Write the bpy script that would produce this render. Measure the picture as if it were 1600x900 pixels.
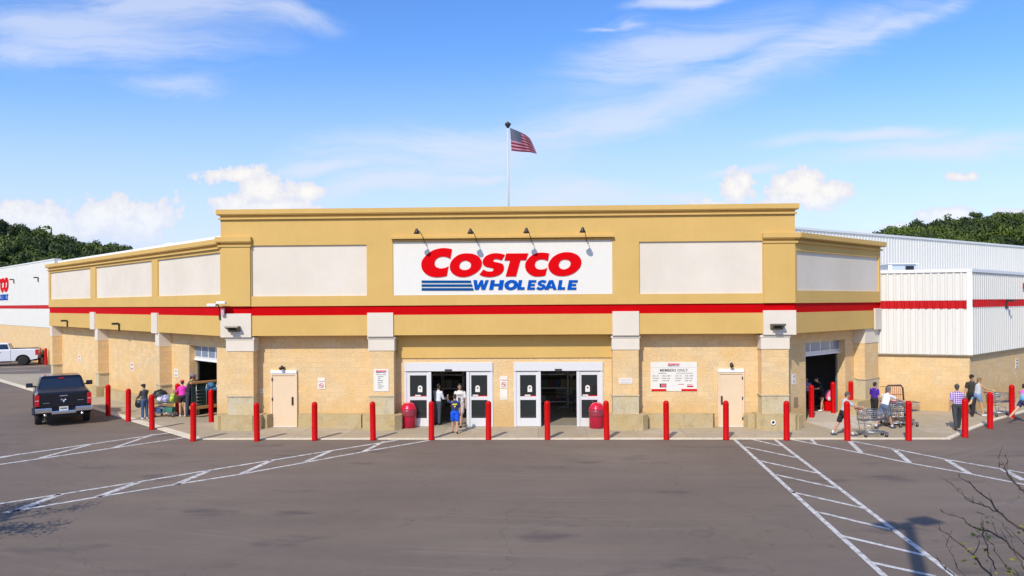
import bpy, bmesh, math, random
from math import sin, cos, pi, radians, sqrt, atan2
from mathutils import Vector, Matrix
random.seed(7)
for o in list(bpy.data.objects): bpy.data.objects.remove(o)
scene = bpy.context.scene
COL = scene.collection

# ------------------------------------------------------------------ camera
CAMH = 5.0; FPX = 1150.0; PYH = 473.5
_t = radians(2.0); _r = radians(.37)
FW = Vector((-sin(_t), cos(_t), 0)); R0 = Vector((cos(_t), sin(_t), 0)); U0 = Vector((0, 0, 1))
RR = R0*cos(_r) - U0*sin(_r); UU = U0*cos(_r) + R0*sin(_r)
EYE = Vector((0, 0, CAMH))
cd = bpy.data.cameras.new('camera'); cam = bpy.data.objects.new('camera', cd); COL.objects.link(cam)
cd.sensor_width = 36; cd.lens = FPX/1600*36; cd.shift_y = 23.5/1600; cd.clip_end = 5000; cd.clip_start = .1
m3 = Matrix((RR, UU, -FW)).transposed()
cam.matrix_world = Matrix.Translation(EYE) @ m3.to_4x4()
scene.camera = cam
# ------------------------------------------------------------------ light
SUN_EL = radians(42.0); SUN_TR = radians(22.7)          # shadows travel 22.7 deg right of +Y
world = bpy.data.worlds.new('World'); scene.world = world; world.use_nodes = True
SKY_STRENGTH = .135
sl = bpy.data.lights.new('sun', 'SUN'); sl.energy = 4.0; sl.angle = radians(.5); sl.color = (1, .93, .81)
so = bpy.data.objects.new('sun', sl); COL.objects.link(so); so.location = (-30, -60, 60)
trav = Vector((sin(SUN_TR)*cos(SUN_EL), cos(SUN_TR)*cos(SUN_EL), -sin(SUN_EL)))
so.rotation_euler = trav.to_track_quat('-Z', 'Y').to_euler()
vs = scene.view_settings
vs.view_transform = 'Standard'; vs.look = 'None'; vs.exposure = 0.0; vs.gamma = 1; vs.use_curve_mapping = False

def build_sky():
    nt = world.node_tree; N = nt.nodes; L = nt.links; N.clear()
    def nd(t, **k):
        n = N.new(t)
        for a, b in k.items(): setattr(n, a, b)
        return n
    def mth(op, a, b=None, c=None, clamp=False):
        n = nd('ShaderNodeMath', operation=op); n.use_clamp = clamp
        for i, v in enumerate((a, b, c)):
            if v is None: continue
            if isinstance(v, (int, float)): n.inputs[i].default_value = v
            else: L.new(v, n.inputs[i])
        return n.outputs[0]
    sky = nd('ShaderNodeTexSky', sky_type='NISHITA'); sky.sun_disc = False
    sky.sun_elevation = SUN_EL; sky.sun_rotation = pi + SUN_TR
    sky.altitude = 100; sky.air_density = 1.0; sky.dust_density = .35; sky.ozone_density = 2.2
    hs = nd('ShaderNodeHueSaturation'); hs.inputs['Saturation'].default_value = 1.31; hs.inputs['Value'].default_value = 1.66
    hs.inputs['Hue'].default_value = .512
    L.new(sky.outputs[0], hs.inputs['Color'])
    tc = nd('ShaderNodeTexCoord'); sp = nd('ShaderNodeSeparateXYZ')
    mp = nd('ShaderNodeMapping'); mp.inputs['Rotation'].default_value = (0, 0, -_t)
    L.new(tc.outputs['Generated'], mp.inputs[0]); L.new(mp.outputs[0], sp.inputs[0])
    y = mth('MAXIMUM', mth('ABSOLUTE', sp.outputs[1]), .05)
    u = mth('DIVIDE', sp.outputs[0], y); v = mth('DIVIDE', sp.outputs[2], y)
    cb = nd('ShaderNodeCombineXYZ'); L.new(u, cb.inputs[0]); L.new(v, cb.inputs[1])
    uv = cb.outputs[0]
    def pt(px, py): return ((px-800)/FPX, (PYH-(px-800)*.0065-py)/FPX)
    def blob(px, py, rx, ry, rot=0, src=None):
        if src: rx, ry = rx*1.25, ry*1.35
        m = nd('ShaderNodeMapping', vector_type='TEXTURE')
        a, b = pt(px, py)
        m.inputs['Location'].default_value = (a, b, 0); m.inputs['Rotation'].default_value = (0, 0, radians(rot))
        m.inputs['Scale'].default_value = (rx/FPX, ry/FPX, 1)
        L.new(src or uv, m.inputs[0])
        l = nd('ShaderNodeVectorMath', operation='LENGTH'); L.new(m.outputs[0], l.inputs[0])
        return mth('SUBTRACT', 1, l.outputs['Value'])
    def noise(scale, det, rough, vec=None, mapping=None, dist=0):
        n = nd('ShaderNodeTexNoise'); n.inputs['Scale'].default_value = scale; n.inputs['Detail'].default_value = det
        n.inputs['Roughness'].default_value = rough; n.inputs['Distortion'].default_value = dist
        if mapping:
            m = nd('ShaderNodeMapping'); m.inputs['Rotation'].default_value = (0, 0, radians(mapping[0])); m.inputs['Scale'].default_value = (mapping[1], mapping[2], 1)
            L.new(vec or uv, m.inputs[0]); L.new(m.outputs[0], n.inputs['Vector'])
        else: L.new(vec or uv, n.inputs['Vector'])
        return n.outputs[0]
    def vmax(l):
        r = l[0]
        for q in l[1:]:
            n = nd('ShaderNodeMath', operation='SMOOTH_MAX'); L.new(r, n.inputs[0]); L.new(q, n.inputs[1]); n.inputs[2].default_value = .15; r = n.outputs[0]
        return r
    # cumulus near the horizon
    cum = vmax([blob(*b) for b in [(70, 352, 85, 42), (165, 340, 70, 34), (235, 345, 55, 40), (30, 345, 50, 30),
        (350, 273, 52, 15), (420, 298, 52, 34), (480, 302, 36, 18), (370, 320, 42, 22), (430, 325, 80, 22),
        (1150, 300, 34, 34), (1165, 285, 18, 22), (1130, 325, 60, 18), (1255, 290, 55, 34), (1300, 298, 38, 20), (1262, 312, 60, 22),
        (1505, 277, 26, 9), (1490, 340, 60, 20), (1580, 340, 60, 16), (1410, 356, 45, 10), (1340, 365, 60, 8)]])
    nz = noise(24, 8, .66); nz2 = noise(75, 6, .65)
    cv = mth('ADD', cum, mth('ADD', mth('MULTIPLY_ADD', nz, 2.5, -1.13), mth('MULTIPLY_ADD', nz2, 1.0, -.5)))
    cm = nd('ShaderNodeMapRange', interpolation_type='SMOOTHSTEP'); L.new(cv, cm.inputs[0]); cm.inputs[1].default_value = .10; cm.inputs[2].default_value = .34
    # fade of the cloud bases into the horizon air
    fade = nd('ShaderNodeMapRange'); L.new(v, fade.inputs[0]); fade.inputs[1].default_value = .085; fade.inputs[2].default_value = .15; fade.inputs[3].default_value = .5
    cmask = mth('MULTIPLY', cm.outputs[0], fade.outputs[0])
    # cirrus
    wn = nd('ShaderNodeTexNoise'); wn.inputs['Scale'].default_value = 3.2; wn.inputs['Detail'].default_value = 5; L.new(uv, wn.inputs['Vector'])
    ws = nd('ShaderNodeVectorMath', operation='SUBTRACT'); L.new(wn.outputs[1], ws.inputs[0]); ws.inputs[1].default_value = (.5, .5, .5)
    wm = nd('ShaderNodeVectorMath', operation='MULTIPLY'); L.new(ws.outputs[0], wm.inputs[0]); wm.inputs[1].default_value = (.30, .085, 0)
    wa = nd('ShaderNodeVectorMath', operation='ADD'); L.new(uv, wa.inputs[0]); L.new(wm.outputs[0], wa.inputs[1]); wuv = wa.outputs[0]
    def streaks(masks, rot, sx, sy, lo, hi, gain, dist=.6):
        mk = vmax([blob(*b, src=wuv) for b in masks]); mk = mth('MAXIMUM', mk, 0, clamp=True)
        n = noise(1, 10, .68, vec=wuv, mapping=(rot, sx*1.3, sy*1.5), dist=dist)
        r = nd('ShaderNodeMapRange', interpolation_type='SMOOTHSTEP'); L.new(mth('ADD', n, mth('MULTIPLY', mk, .28)), r.inputs[0]); r.inputs[1].default_value = lo; r.inputs[2].default_value = hi
        mk2 = nd('ShaderNodeMapRange', interpolation_type='SMOOTHSTEP'); L.new(mk, mk2.inputs[0]); mk2.inputs[1].default_value = 0; mk2.inputs[2].default_value = .9
        return mth('MULTIPLY', mth('MULTIPLY', r.outputs[0], mk2.outputs[0]), gain)
    c1 = streaks([(120, 50, 360, 75, -6), (230, 15, 320, 50, 0), (60, 90, 200, 30, 0), (290, 130, 130, 28, -4), (420, 30, 160, 30, -8)], 8, 2.2, 12, .48, .84, .62)
    c2 = streaks([(1180, 110, 480, 48, 22), (1290, 75, 330, 16, 21), (900, 205, 190, 20, 14), (980, 190, 260, 45, 12), (1380, 45, 280, 22, 21), (1060, 90, 240, 60, 14), (700, 235, 300, 45, 4)], -21, 2.4, 13, .44, .80, .66)
    c3 = streaks([(1470, 232, 240, 24, 6), (1160, 262, 110, 9, 3), (1040, 298, 70, 12, 0), (1350, 215, 160, 14, 4)], -5, 3, 18, .40, .76, .78)
    c4 = streaks([(620, 285, 110, 26, 8), (720, 275, 90, 12, 2), (540, 262, 90, 14, 0), (1000, 42, 60, 20, 0), (960, 48, 60, 6, 0), (1050, 0, 90, 14, 8), (880, 300, 160, 40, 0)], -6, 4, 14, .42, .76, .72)
    # thin veil that whitens the lower sky
    veil = nd('ShaderNodeMapRange', interpolation_type='SMOOTHSTEP'); L.new(v, veil.inputs[0]); veil.inputs[1].default_value = .36; veil.inputs[2].default_value = .04; veil.inputs[3].default_value = 0.02; veil.inputs[4].default_value = .80
    vn = noise(1, 6, .6, mapping=(-8, 1.2, 5))
    veilm = mth('MULTIPLY', veil.outputs[0], mth('MULTIPLY_ADD', vn, .8, .6))
    ci = mth('MAXIMUM', mth('MAXIMUM', c1, c2), mth('MAXIMUM', c3, c4))
    mix1 = nd('ShaderNodeMixRGB'); L.new(veilm, mix1.inputs[0]); L.new(hs.outputs[0], mix1.inputs[1]); mix1.inputs[2].default_value = (4.6, 5.05, 7.0, 1)
    mix2 = nd('ShaderNodeMixRGB'); L.new(ci, mix2.inputs[0]); L.new(mix1.outputs[0], mix2.inputs[1]); mix2.inputs[2].default_value = (5.7, 6.1, 7.2, 1)
    mix3 = nd('ShaderNodeMixRGB'); L.new(cmask, mix3.inputs[0]); L.new(mix2.outputs[0], mix3.inputs[1])
    shade = nd('ShaderNodeMixRGB'); shade.inputs[1].default_value = (5.6, 5.8, 6.6, 1); shade.inputs[2].default_value = (7.3, 7.15, 7.0, 1)
    shn = nd('ShaderNodeMapRange'); L.new(mth('ADD', cv, mth('MULTIPLY', nz2, .3)), shn.inputs[0]); shn.inputs[1].default_value = .3; shn.inputs[2].default_value = 1.1
    L.new(shn.outputs[0], shade.inputs[0]); L.new(shade.outputs[0], mix3.inputs[2])
    bg = nd('ShaderNodeBackground'); bg.inputs[1].default_value = SKY_STRENGTH
    L.new(mix3.outputs[0], bg.inputs[0])
    out = nd('ShaderNodeOutputWorld'); L.new(bg.outputs[0], out.inputs[0])
build_sky()

# ------------------------------------------------------------------ projection helpers (photo pixel -> point on a real plane)
def ray(px, py): return FW + RR*((px-800)/FPX) + UU*((PYH-py)/FPX)
def onplane(px, py, p, n):
    d = ray(px, py); t = (Vector(p)-EYE).dot(n)/d.dot(n); return EYE + d*t
def G(px, py, z=0): return onplane(px, py, (0, 0, z), Vector((0, 0, 1)))

# ------------------------------------------------------------------ materials
MATS = {}
def mat(name, col, rough=.6, metal=0, var=0, vscale=3, bump=0, bscale=40, spec=.5, coat=0, col2=None, trans=0, alpha=1, emis=0):
    if name in MATS: return MATS[name]
    m = bpy.data.materials.new(name); MATS[name] = m; m.use_nodes = True
    nt = m.node_tree; b = nt.nodes['Principled BSDF']; L = nt.links
    b.inputs['Base Color'].default_value = (*col, 1); b.inputs['Roughness'].default_value = rough; b.inputs['Metallic'].default_value = metal
    b.inputs['Specular IOR Level'].default_value = spec; b.inputs['Coat Weight'].default_value = coat
    b.inputs['Transmission Weight'].default_value = trans; b.inputs['Alpha'].default_value = alpha
    tc = nt.nodes.new('ShaderNodeTexCoord')
    if var or col2:
        n = nt.nodes.new('ShaderNodeTexNoise'); n.inputs['Scale'].default_value = vscale; n.inputs['Detail'].default_value = 6; n.inputs['Roughness'].default_value = .65
        L.new(tc.outputs['Object'], n.inputs['Vector'])
        r = nt.nodes.new('ShaderNodeMapRange'); L.new(n.outputs[0], r.inputs[0]); r.inputs[1].default_value = .3; r.inputs[2].default_value = .7
        mx = nt.nodes.new('ShaderNodeMixRGB'); L.new(r.outputs[0], mx.inputs[0])
        c2 = col2 if col2 else tuple(c*(1+var) for c in col)
        mx.inputs[1].default_value = (*(tuple(c*(1-var) for c in col)), 1); mx.inputs[2].default_value = (*c2, 1)
        L.new(mx.outputs[0], b.inputs['Base Color'])
    if bump:
        n2 = nt.nodes.new('ShaderNodeTexNoise'); n2.inputs['Scale'].default_value = bscale; n2.inputs['Detail'].default_value = 4
        L.new(tc.outputs['Object'], n2.inputs['Vector'])
        bp = nt.nodes.new('ShaderNodeBump'); bp.inputs['Strength'].default_value = bump; bp.inputs['Distance'].default_value = .02
        L.new(n2.outputs[0], bp.inputs['Height']); L.new(bp.outputs[0], b.inputs['Normal'])
    return m

def wallmat(name, kind, col, **k):
    """UV based materials, uv in metres along the wall"""
    if name in MATS: return MATS[name]
    m = bpy.data.materials.new(name); MATS[name] = m; m.use_nodes = True
    nt = m.node_tree; N = nt.nodes; L = nt.links; b = N['Principled BSDF']; b.inputs['Roughness'].default_value = k.get('rough', .8)
    b.inputs['Specular IOR Level'].default_value = .3
    uv = N.new('ShaderNodeUVMap'); tc = N.new('ShaderNodeTexCoord')
    def noise(scale, det=5, vec=None, sc=None):
        n = N.new('ShaderNodeTexNoise'); n.inputs['Scale'].default_value = scale; n.inputs['Detail'].default_value = det; n.inputs['Roughness'].default_value = .65
        src = vec or uv.outputs[0]
        if sc:
            mp = N.new('ShaderNodeMapping'); mp.inputs['Scale'].default_value = sc; L.new(src, mp.inputs[0]); src = mp.outputs[0]
        L.new(src, n.inputs['Vector']); return n.outputs[0]
    def rng(x, a, b_, c, d):
        r = N.new('ShaderNodeMapRange'); L.new(x, r.inputs[0])
        for i, v in enumerate((a, b_, c, d)): r.inputs[1+i].default_value = v
        return r.outputs[0]
    def mix(f, a, c, mode='MIX'):
        n = N.new('ShaderNodeMixRGB'); n.blend_type = mode
        for i, v in enumerate((f, a, c)):
            if isinstance(v, tuple): n.inputs[i].default_value = (*v, 1)
            elif isinstance(v, (int, float)): n.inputs[i].default_value = v
            else: L.new(v, n.inputs[i])
        return n.outputs[0]
    def bump(h, st, d, nrm=None):
        bp = N.new('ShaderNodeBump'); bp.inputs['Strength'].default_value = st; bp.inputs['Distance'].default_value = d; L.new(h, bp.inputs['Height'])
        if nrm: L.new(nrm, bp.inputs['Normal'])
        return bp.outputs[0]
    if kind == 'block':
        br = N.new('ShaderNodeTexBrick'); L.new(uv.outputs[0], br.inputs['Vector'])
        br.inputs['Scale'].default_value = 1; br.inputs['Brick Width'].default_value = .41; br.inputs['Row Height'].default_value = .203
        br.inputs['Mortar Size'].default_value = .008; br.inputs['Mortar Smooth'].default_value = .3; br.inputs['Bias'].default_value = 0
        br.inputs['Color1'].default_value = (*tuple(c*.88 for c in col), 1); br.inputs['Color2'].default_value = (*tuple(c*1.10 for c in col), 1)
        br.inputs['Mortar'].default_value = (*tuple(c*.80 for c in col), 1)
        c = mix(rng(noise(1.1), .35, .7, 0, .9), br.outputs[0], tuple(x*y for x, y in zip(col, (1.04, .88, .58))))
        c = mix(rng(noise(9, 6, sc=(1, 2.2, 1)), .38, .7, .0, .5), c, tuple(x*y for x, y in zip(col, (1.25, 1.3, 1.45))))
        # efflorescence / water staining towards the wall foot, uneven
        sp = N.new('ShaderNodeSeparateXYZ'); L.new(uv.outputs[0], sp.inputs[0])
        h = N.new('ShaderNodeMath'); h.operation = 'MULTIPLY_ADD'; L.new(noise(.9), h.inputs[0]); h.inputs[1].default_value = -2.2; L.new(sp.outputs[1], h.inputs[2])
        c = mix(rng(h.outputs[0], -.9, .25, .75, 0), c, (.58, .36, .13))
        c = mix(rng(noise(.8, 6, sc=(3.2, .22, 1)), .60, .74, 0, .35), c, (.44, .29, .14))
        L.new(c, b.inputs['Base Color'])
        n1 = bump(noise(14, 6, sc=(1, 1.6, 1)), .9, .035)
        L.new(bump(br.outputs['Fac'], -.9, .02, n1), b.inputs['Normal'])
    elif kind == 'stucco':
        c = mix(rng(noise(.55), .35, .7, 0, 1), tuple(x*.95 for x in col), tuple(x*y for x, y in zip(col, (1.05, 1.06, 1.1))))
        c = mix(rng(noise(.9, 8, sc=(1, 1.3, 1)), .45, .7, 0, .22), c, tuple(x*y for x, y in zip(col, (1.06, .98, .86))))
        c = mix(rng(noise(2.5, 6, sc=(2.2, .35, 1)), .5, .8, 0, k.get('streak', .3)), c, tuple(x*.84 for x in col))
        L.new(c, b.inputs['Base Color']); L.new(bump(noise(60, 4), .25, .01), b.inputs['Normal'])
    elif kind == 'rib':
        sp = N.new('ShaderNodeSeparateXYZ'); L.new(uv.outputs[0], sp.inputs[0])
        c = mix(rng(noise(1.2, 5, sc=(4, .25, 1)), .4, .75, 0, .5), col, tuple(x*.86 for x in col))
        L.new(c, b.inputs['Base Color'])
        b.inputs['Roughness'].default_value = .45
    elif kind == 'plinth':
        c = mix(rng(noise(1.6, 7), .35, .65, 0, 1), col, tuple(x*y for x, y in zip(col, (1.0, .88, .62))))
        c = mix(rng(noise(3.1, 7, sc=(1, .6, 1)), .5, .72, 0, .7), c, tuple(x*.55 for x in col))
        c = mix(rng(noise(12, 5), .45, .8, 0, .5), c, tuple(x*1.35 for x in col))
        L.new(c, b.inputs['Base Color']); L.new(bump(noise(30, 5), .4, .02), b.inputs['Normal'])
    elif kind == 'walk':
        br = N.new('ShaderNodeTexBrick'); L.new(uv.outputs[0], br.inputs['Vector']); br.offset = 0
        br.inputs['Scale'].default_value = 1; br.inputs['Brick Width'].default_value = 1.83; br.inputs['Row Height'].default_value = 1.4
        br.inputs['Mortar Size'].default_value = .012; br.inputs['Mortar Smooth'].default_value = .2
        br.inputs['Color1'].default_value = (*tuple(c*.88 for c in col), 1); br.inputs['Color2'].default_value = (*tuple(c*1.1 for c in col), 1)
        br.inputs['Mortar'].default_value = (*tuple(c*.45 for c in col), 1)
        c = mix(rng(noise(.7, 7), .35, .65, 0, .9), br.outputs[0], tuple(x*y for x, y in zip(col, (.92, .84, .7))))
        c = mix(rng(noise(2.3, 8), .52, .7, 0, .55), c, tuple(x*.6 for x in col))
        c = mix(rng(noise(40, 3), .5, .8, 0, .3), c, tuple(x*1.3 for x in col))
        L.new(c, b.inputs['Base Color']); L.new(bump(noise(80, 3), .2, .01), b.inputs['Normal'])
    return m

def asphalt():
    m = bpy.data.materials.new('asphalt'); m.use_nodes = True; nt = m.node_tree; N = nt.nodes; L = nt.links; b = N['Principled BSDF']
    b.inputs['Roughness'].default_value = .82; b.inputs['Specular IOR Level'].default_value = .35
    tc = N.new('ShaderNodeTexCoord')
    def noise(scale, det=6, rough=.6, sc=None, rot=0, loc=(0, 0, 0), dist=0):
        n = N.new('ShaderNodeTexNoise'); n.inputs['Scale'].default_value = scale; n.inputs['Detail'].default_value = det; n.inputs['Roughness'].default_value = rough; n.inputs['Distortion'].default_value = dist
        mp = N.new('ShaderNodeMapping'); mp.inputs['Scale'].default_value = sc or (1, 1, 1); mp.inputs['Rotation'].default_value = (0, 0, rot); mp.inputs['Location'].default_value = loc
        L.new(tc.outputs['Object'], mp.inputs[0]); L.new(mp.outputs[0], n.inputs['Vector']); return n.outputs[0]
    def rng(x, a, b_, c, d):
        r = N.new('ShaderNodeMapRange'); L.new(x, r.inputs[0])
        for i, v in enumerate((a, b_, c, d)): r.inputs[1+i].default_value = v
        return r.outputs[0]
    def mix(f, a, c):
        n = N.new('ShaderNodeMixRGB')
        for i, v in enumerate((f, a, c)):
            if isinstance(v, tuple): n.inputs[i].default_value = (*v, 1)
            elif isinstance(v, (int, float)): n.inputs[i].default_value = v
            else: L.new(v, n.inputs[i])
        return n.outputs[0]
    base = mix(rng(noise(.12, 7), .35, .65, 0, 1), (.178, .131, .090), (.250, .190, .135))
    base = mix(rng(noise(.5, 6, sc=(.35, 2.2, 1)), .4, .7, 0, .5), base, (.142, .110, .087))
    base = mix(rng(noise(3, 5), .4, .7, 0, .25), base, (.225, .18, .142))
    base = mix(rng(noise(60, 3, .8), .35, .75, 0, .55), base, (.085, .075, .07))
    base = mix(rng(noise(110, 2, .8, loc=(3, 1, 0)), .62, .8, 0, .5), base, (.34, .31, .28))
    # oil blotches
    st = noise(.55, 4, .55, sc=(.6, 1.5, 1), loc=(4.3, 2.2, 0))
    base = mix(rng(st, .60, .70, 0, .6), base, (.07, .06, .055))
    # faint wheel arcs round a turning circle
    mp = N.new('ShaderNodeMapping'); mp.vector_type = 'TEXTURE'; mp.inputs['Location'].default_value = (2.0, 33.0, 0); mp.inputs['Scale'].default_value = (1, .72, 1)
    L.new(tc.outputs['Object'], mp.inputs[0])
    ln = N.new('ShaderNodeVectorMath'); ln.operation = 'LENGTH'; L.new(mp.outputs[0], ln.inputs[0])
    wv = N.new('ShaderNodeMath'); wv.operation = 'MULTIPLY_ADD'; L.new(noise(.3, 3), wv.inputs[0]); wv.inputs[1].default_value = .5; L.new(ln.outputs['Value'], wv.inputs[2])
    n1 = N.new('ShaderNodeTexNoise'); n1.noise_dimensions = '1D'; n1.inputs['Scale'].default_value = 3.1; n1.inputs['Detail'].default_value = 7; n1.inputs['Roughness'].default_value = .7; L.new(wv.outputs[0], n1.inputs['W'])
    am = N.new('ShaderNodeMath'); am.operation = 'MULTIPLY'; L.new(rng(n1.outputs[0], .52, .72, 0, .5), am.inputs[0]); L.new(rng(noise(.16, 4, .6, loc=(9, 1, 0)), .42, .62, 0, 1), am.inputs[1])
    base = mix(am.outputs[0], base, (.25, .208, .165))
    base = mix(rng(noise(14, 6, .75), .5, .75, 0, .4), base, (.105, .088, .074))
    base = mix(rng(noise(2.2, 7, .7, sc=(.5, 1.8, 1), loc=(7, 3, 0)), .60, .72, 0, .35), base, (.09, .075, .062))
    # hairline cracks
    vo = N.new('ShaderNodeTexVoronoi'); vo.feature = 'DISTANCE_TO_EDGE'; vo.inputs['Scale'].default_value = .16
    mp2 = N.new('ShaderNodeMapping'); L.new(tc.outputs['Object'], mp2.inputs[0])
    ad = N.new('ShaderNodeVectorMath'); ad.operation = 'ADD'; nn = N.new('ShaderNodeTexNoise'); nn.inputs['Scale'].default_value = .7; nn.inputs['Detail'].default_value = 6
    L.new(tc.outputs['Object'], nn.inputs['Vector']); sc_ = N.new('ShaderNodeVectorMath'); sc_.operation = 'SCALE'; L.new(nn.outputs[1], sc_.inputs[0]); sc_.inputs['Scale'].default_value = 2.5
    L.new(mp2.outputs[0], ad.inputs[0]); L.new(sc_.outputs[0], ad.inputs[1]); L.new(ad.outputs[0], vo.inputs['Vector'])
    base = mix(rng(vo.outputs['Distance'], .0, .005, .28, 0), base, (.05, .042, .036))
    v2 = N.new('ShaderNodeTexVoronoi'); v2.inputs['Scale'].default_value = 1.1; v2.inputs['Randomness'].default_value = 1; L.new(tc.outputs['Object'], v2.inputs['Vector'])
    sp2 = N.new('ShaderNodeMath'); sp2.operation = 'MULTIPLY'; L.new(rng(v2.outputs['Distance'], .03, .10, 1, 0), sp2.inputs[0]); L.new(rng(noise(.4, 3, .5, loc=(2, 8, 0)), .5, .62, 0, .5), sp2.inputs[1])
    base = mix(sp2.outputs[0], base, (.06, .05, .042))
    L.new(base, b.inputs['Base Color'])
    bp = N.new('ShaderNodeBump'); bp.inputs['Strength'].default_value = .35; bp.inputs['Distance'].default_value = .01; L.new(noise(70, 4, .7), bp.inputs['Height']); L.new(bp.outputs[0], b.inputs['Normal'])
    return m

TAN = (.635, .41, .125); CREAM = (.71, .635, .515)
M_tan = wallmat('tan_stucco', 'stucco', TAN)
M_cream = wallmat('cream_stucco', 'stucco', CREAM, streak=.12)
M_block = wallmat('split_block', 'block', (.70, .51, .275))
M_plinth = wallmat('concrete_plinth', 'plinth', (.47, .38, .22))
M_plinth2 = wallmat('concrete_pier_base', 'plinth', (.52, .46, .33))
M_walk = wallmat('sidewalk_concrete', 'walk', (.44, .375, .27))
M_kerb = wallmat('kerb_concrete', 'plinth', (.70, .65, .55))
M_rib = wallmat('white_ribbed_metal', 'rib', (.72, .70, .63))
M_ribred = wallmat('red_ribbed_metal', 'rib', (.50, .002, .004))
M_red = mat('red_stripe', (.52, .001, .003), .6, spec=.05, var=.06, vscale=1.2)
M_sign = mat('sign_white', (.75, .715, .63), .5, var=.02)
M_logored = mat('logo_red', (.66, .001, .004), .6, spec=.05)
M_logoblue = mat('logo_blue', (.001, .085, .42), .6, spec=.05)
M_logonavy = mat('logo_navy', (.002, .07, .24), .6, spec=.05)
M_bollard = mat('bollard_red', (.52, .001, .001), .4, spec=.16, var=.08, vscale=6)
M_alu = mat('aluminium', (.72, .71, .69), .4, metal=.15)
M_white = mat('white_paint', (.8, .8, .78), .5, var=.04)
M_dark = mat('dark_bronze', (.035, .028, .02), .5)
M_black = mat('black_plastic', (.012, .012, .013), .45)
M_glass = mat('dark_glass', (.02, .024, .024), .06, spec=.6)
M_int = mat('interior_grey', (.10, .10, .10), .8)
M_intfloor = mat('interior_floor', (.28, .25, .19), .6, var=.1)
M_door = mat('cream_door', (.73, .555, .36), .55, var=.03, vscale=2)
M_line = mat('painted_line', (.74, .72, .67), .7, col2=(.58, .555, .51), var=.06, vscale=2.5, bump=.2, bscale=70)
def wear(m, dark, sc, lo, hi, amt):
    nt = m.node_tree; b = nt.nodes['Principled BSDF']; src = b.inputs['Base Color'].links[0].from_socket if b.inputs['Base Color'].links else None
    tc = nt.nodes.new('ShaderNodeTexCoord'); n = nt.nodes.new('ShaderNodeTexNoise'); n.inputs['Scale'].default_value = sc; n.inputs['Detail'].default_value = 8; n.inputs['Roughness'].default_value = .75
    nt.links.new(tc.outputs['Object'], n.inputs['Vector']); r = nt.nodes.new('ShaderNodeMapRange'); nt.links.new(n.outputs[0], r.inputs[0])
    for i, v in enumerate((lo, hi, 0, amt)): r.inputs[1+i].default_value = v
    mx = nt.nodes.new('ShaderNodeMixRGB'); nt.links.new(r.outputs[0], mx.inputs[0]); nt.links.new(src, mx.inputs[1]); mx.inputs[2].default_value = (*dark, 1); nt.links.new(mx.outputs[0], b.inputs['Base Color'])
wear(M_line, (.20, .17, .145), 5.5, .47, .62, .9)
wear(M_bollard, (.30, .02, .015), 9, .58, .70, .6)
M_steel = mat('cart_steel', (.42, .42, .42), .35, metal=.8)
M_roof = mat('roof_membrane', (.62, .61, .58), .7, var=.06)

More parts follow.
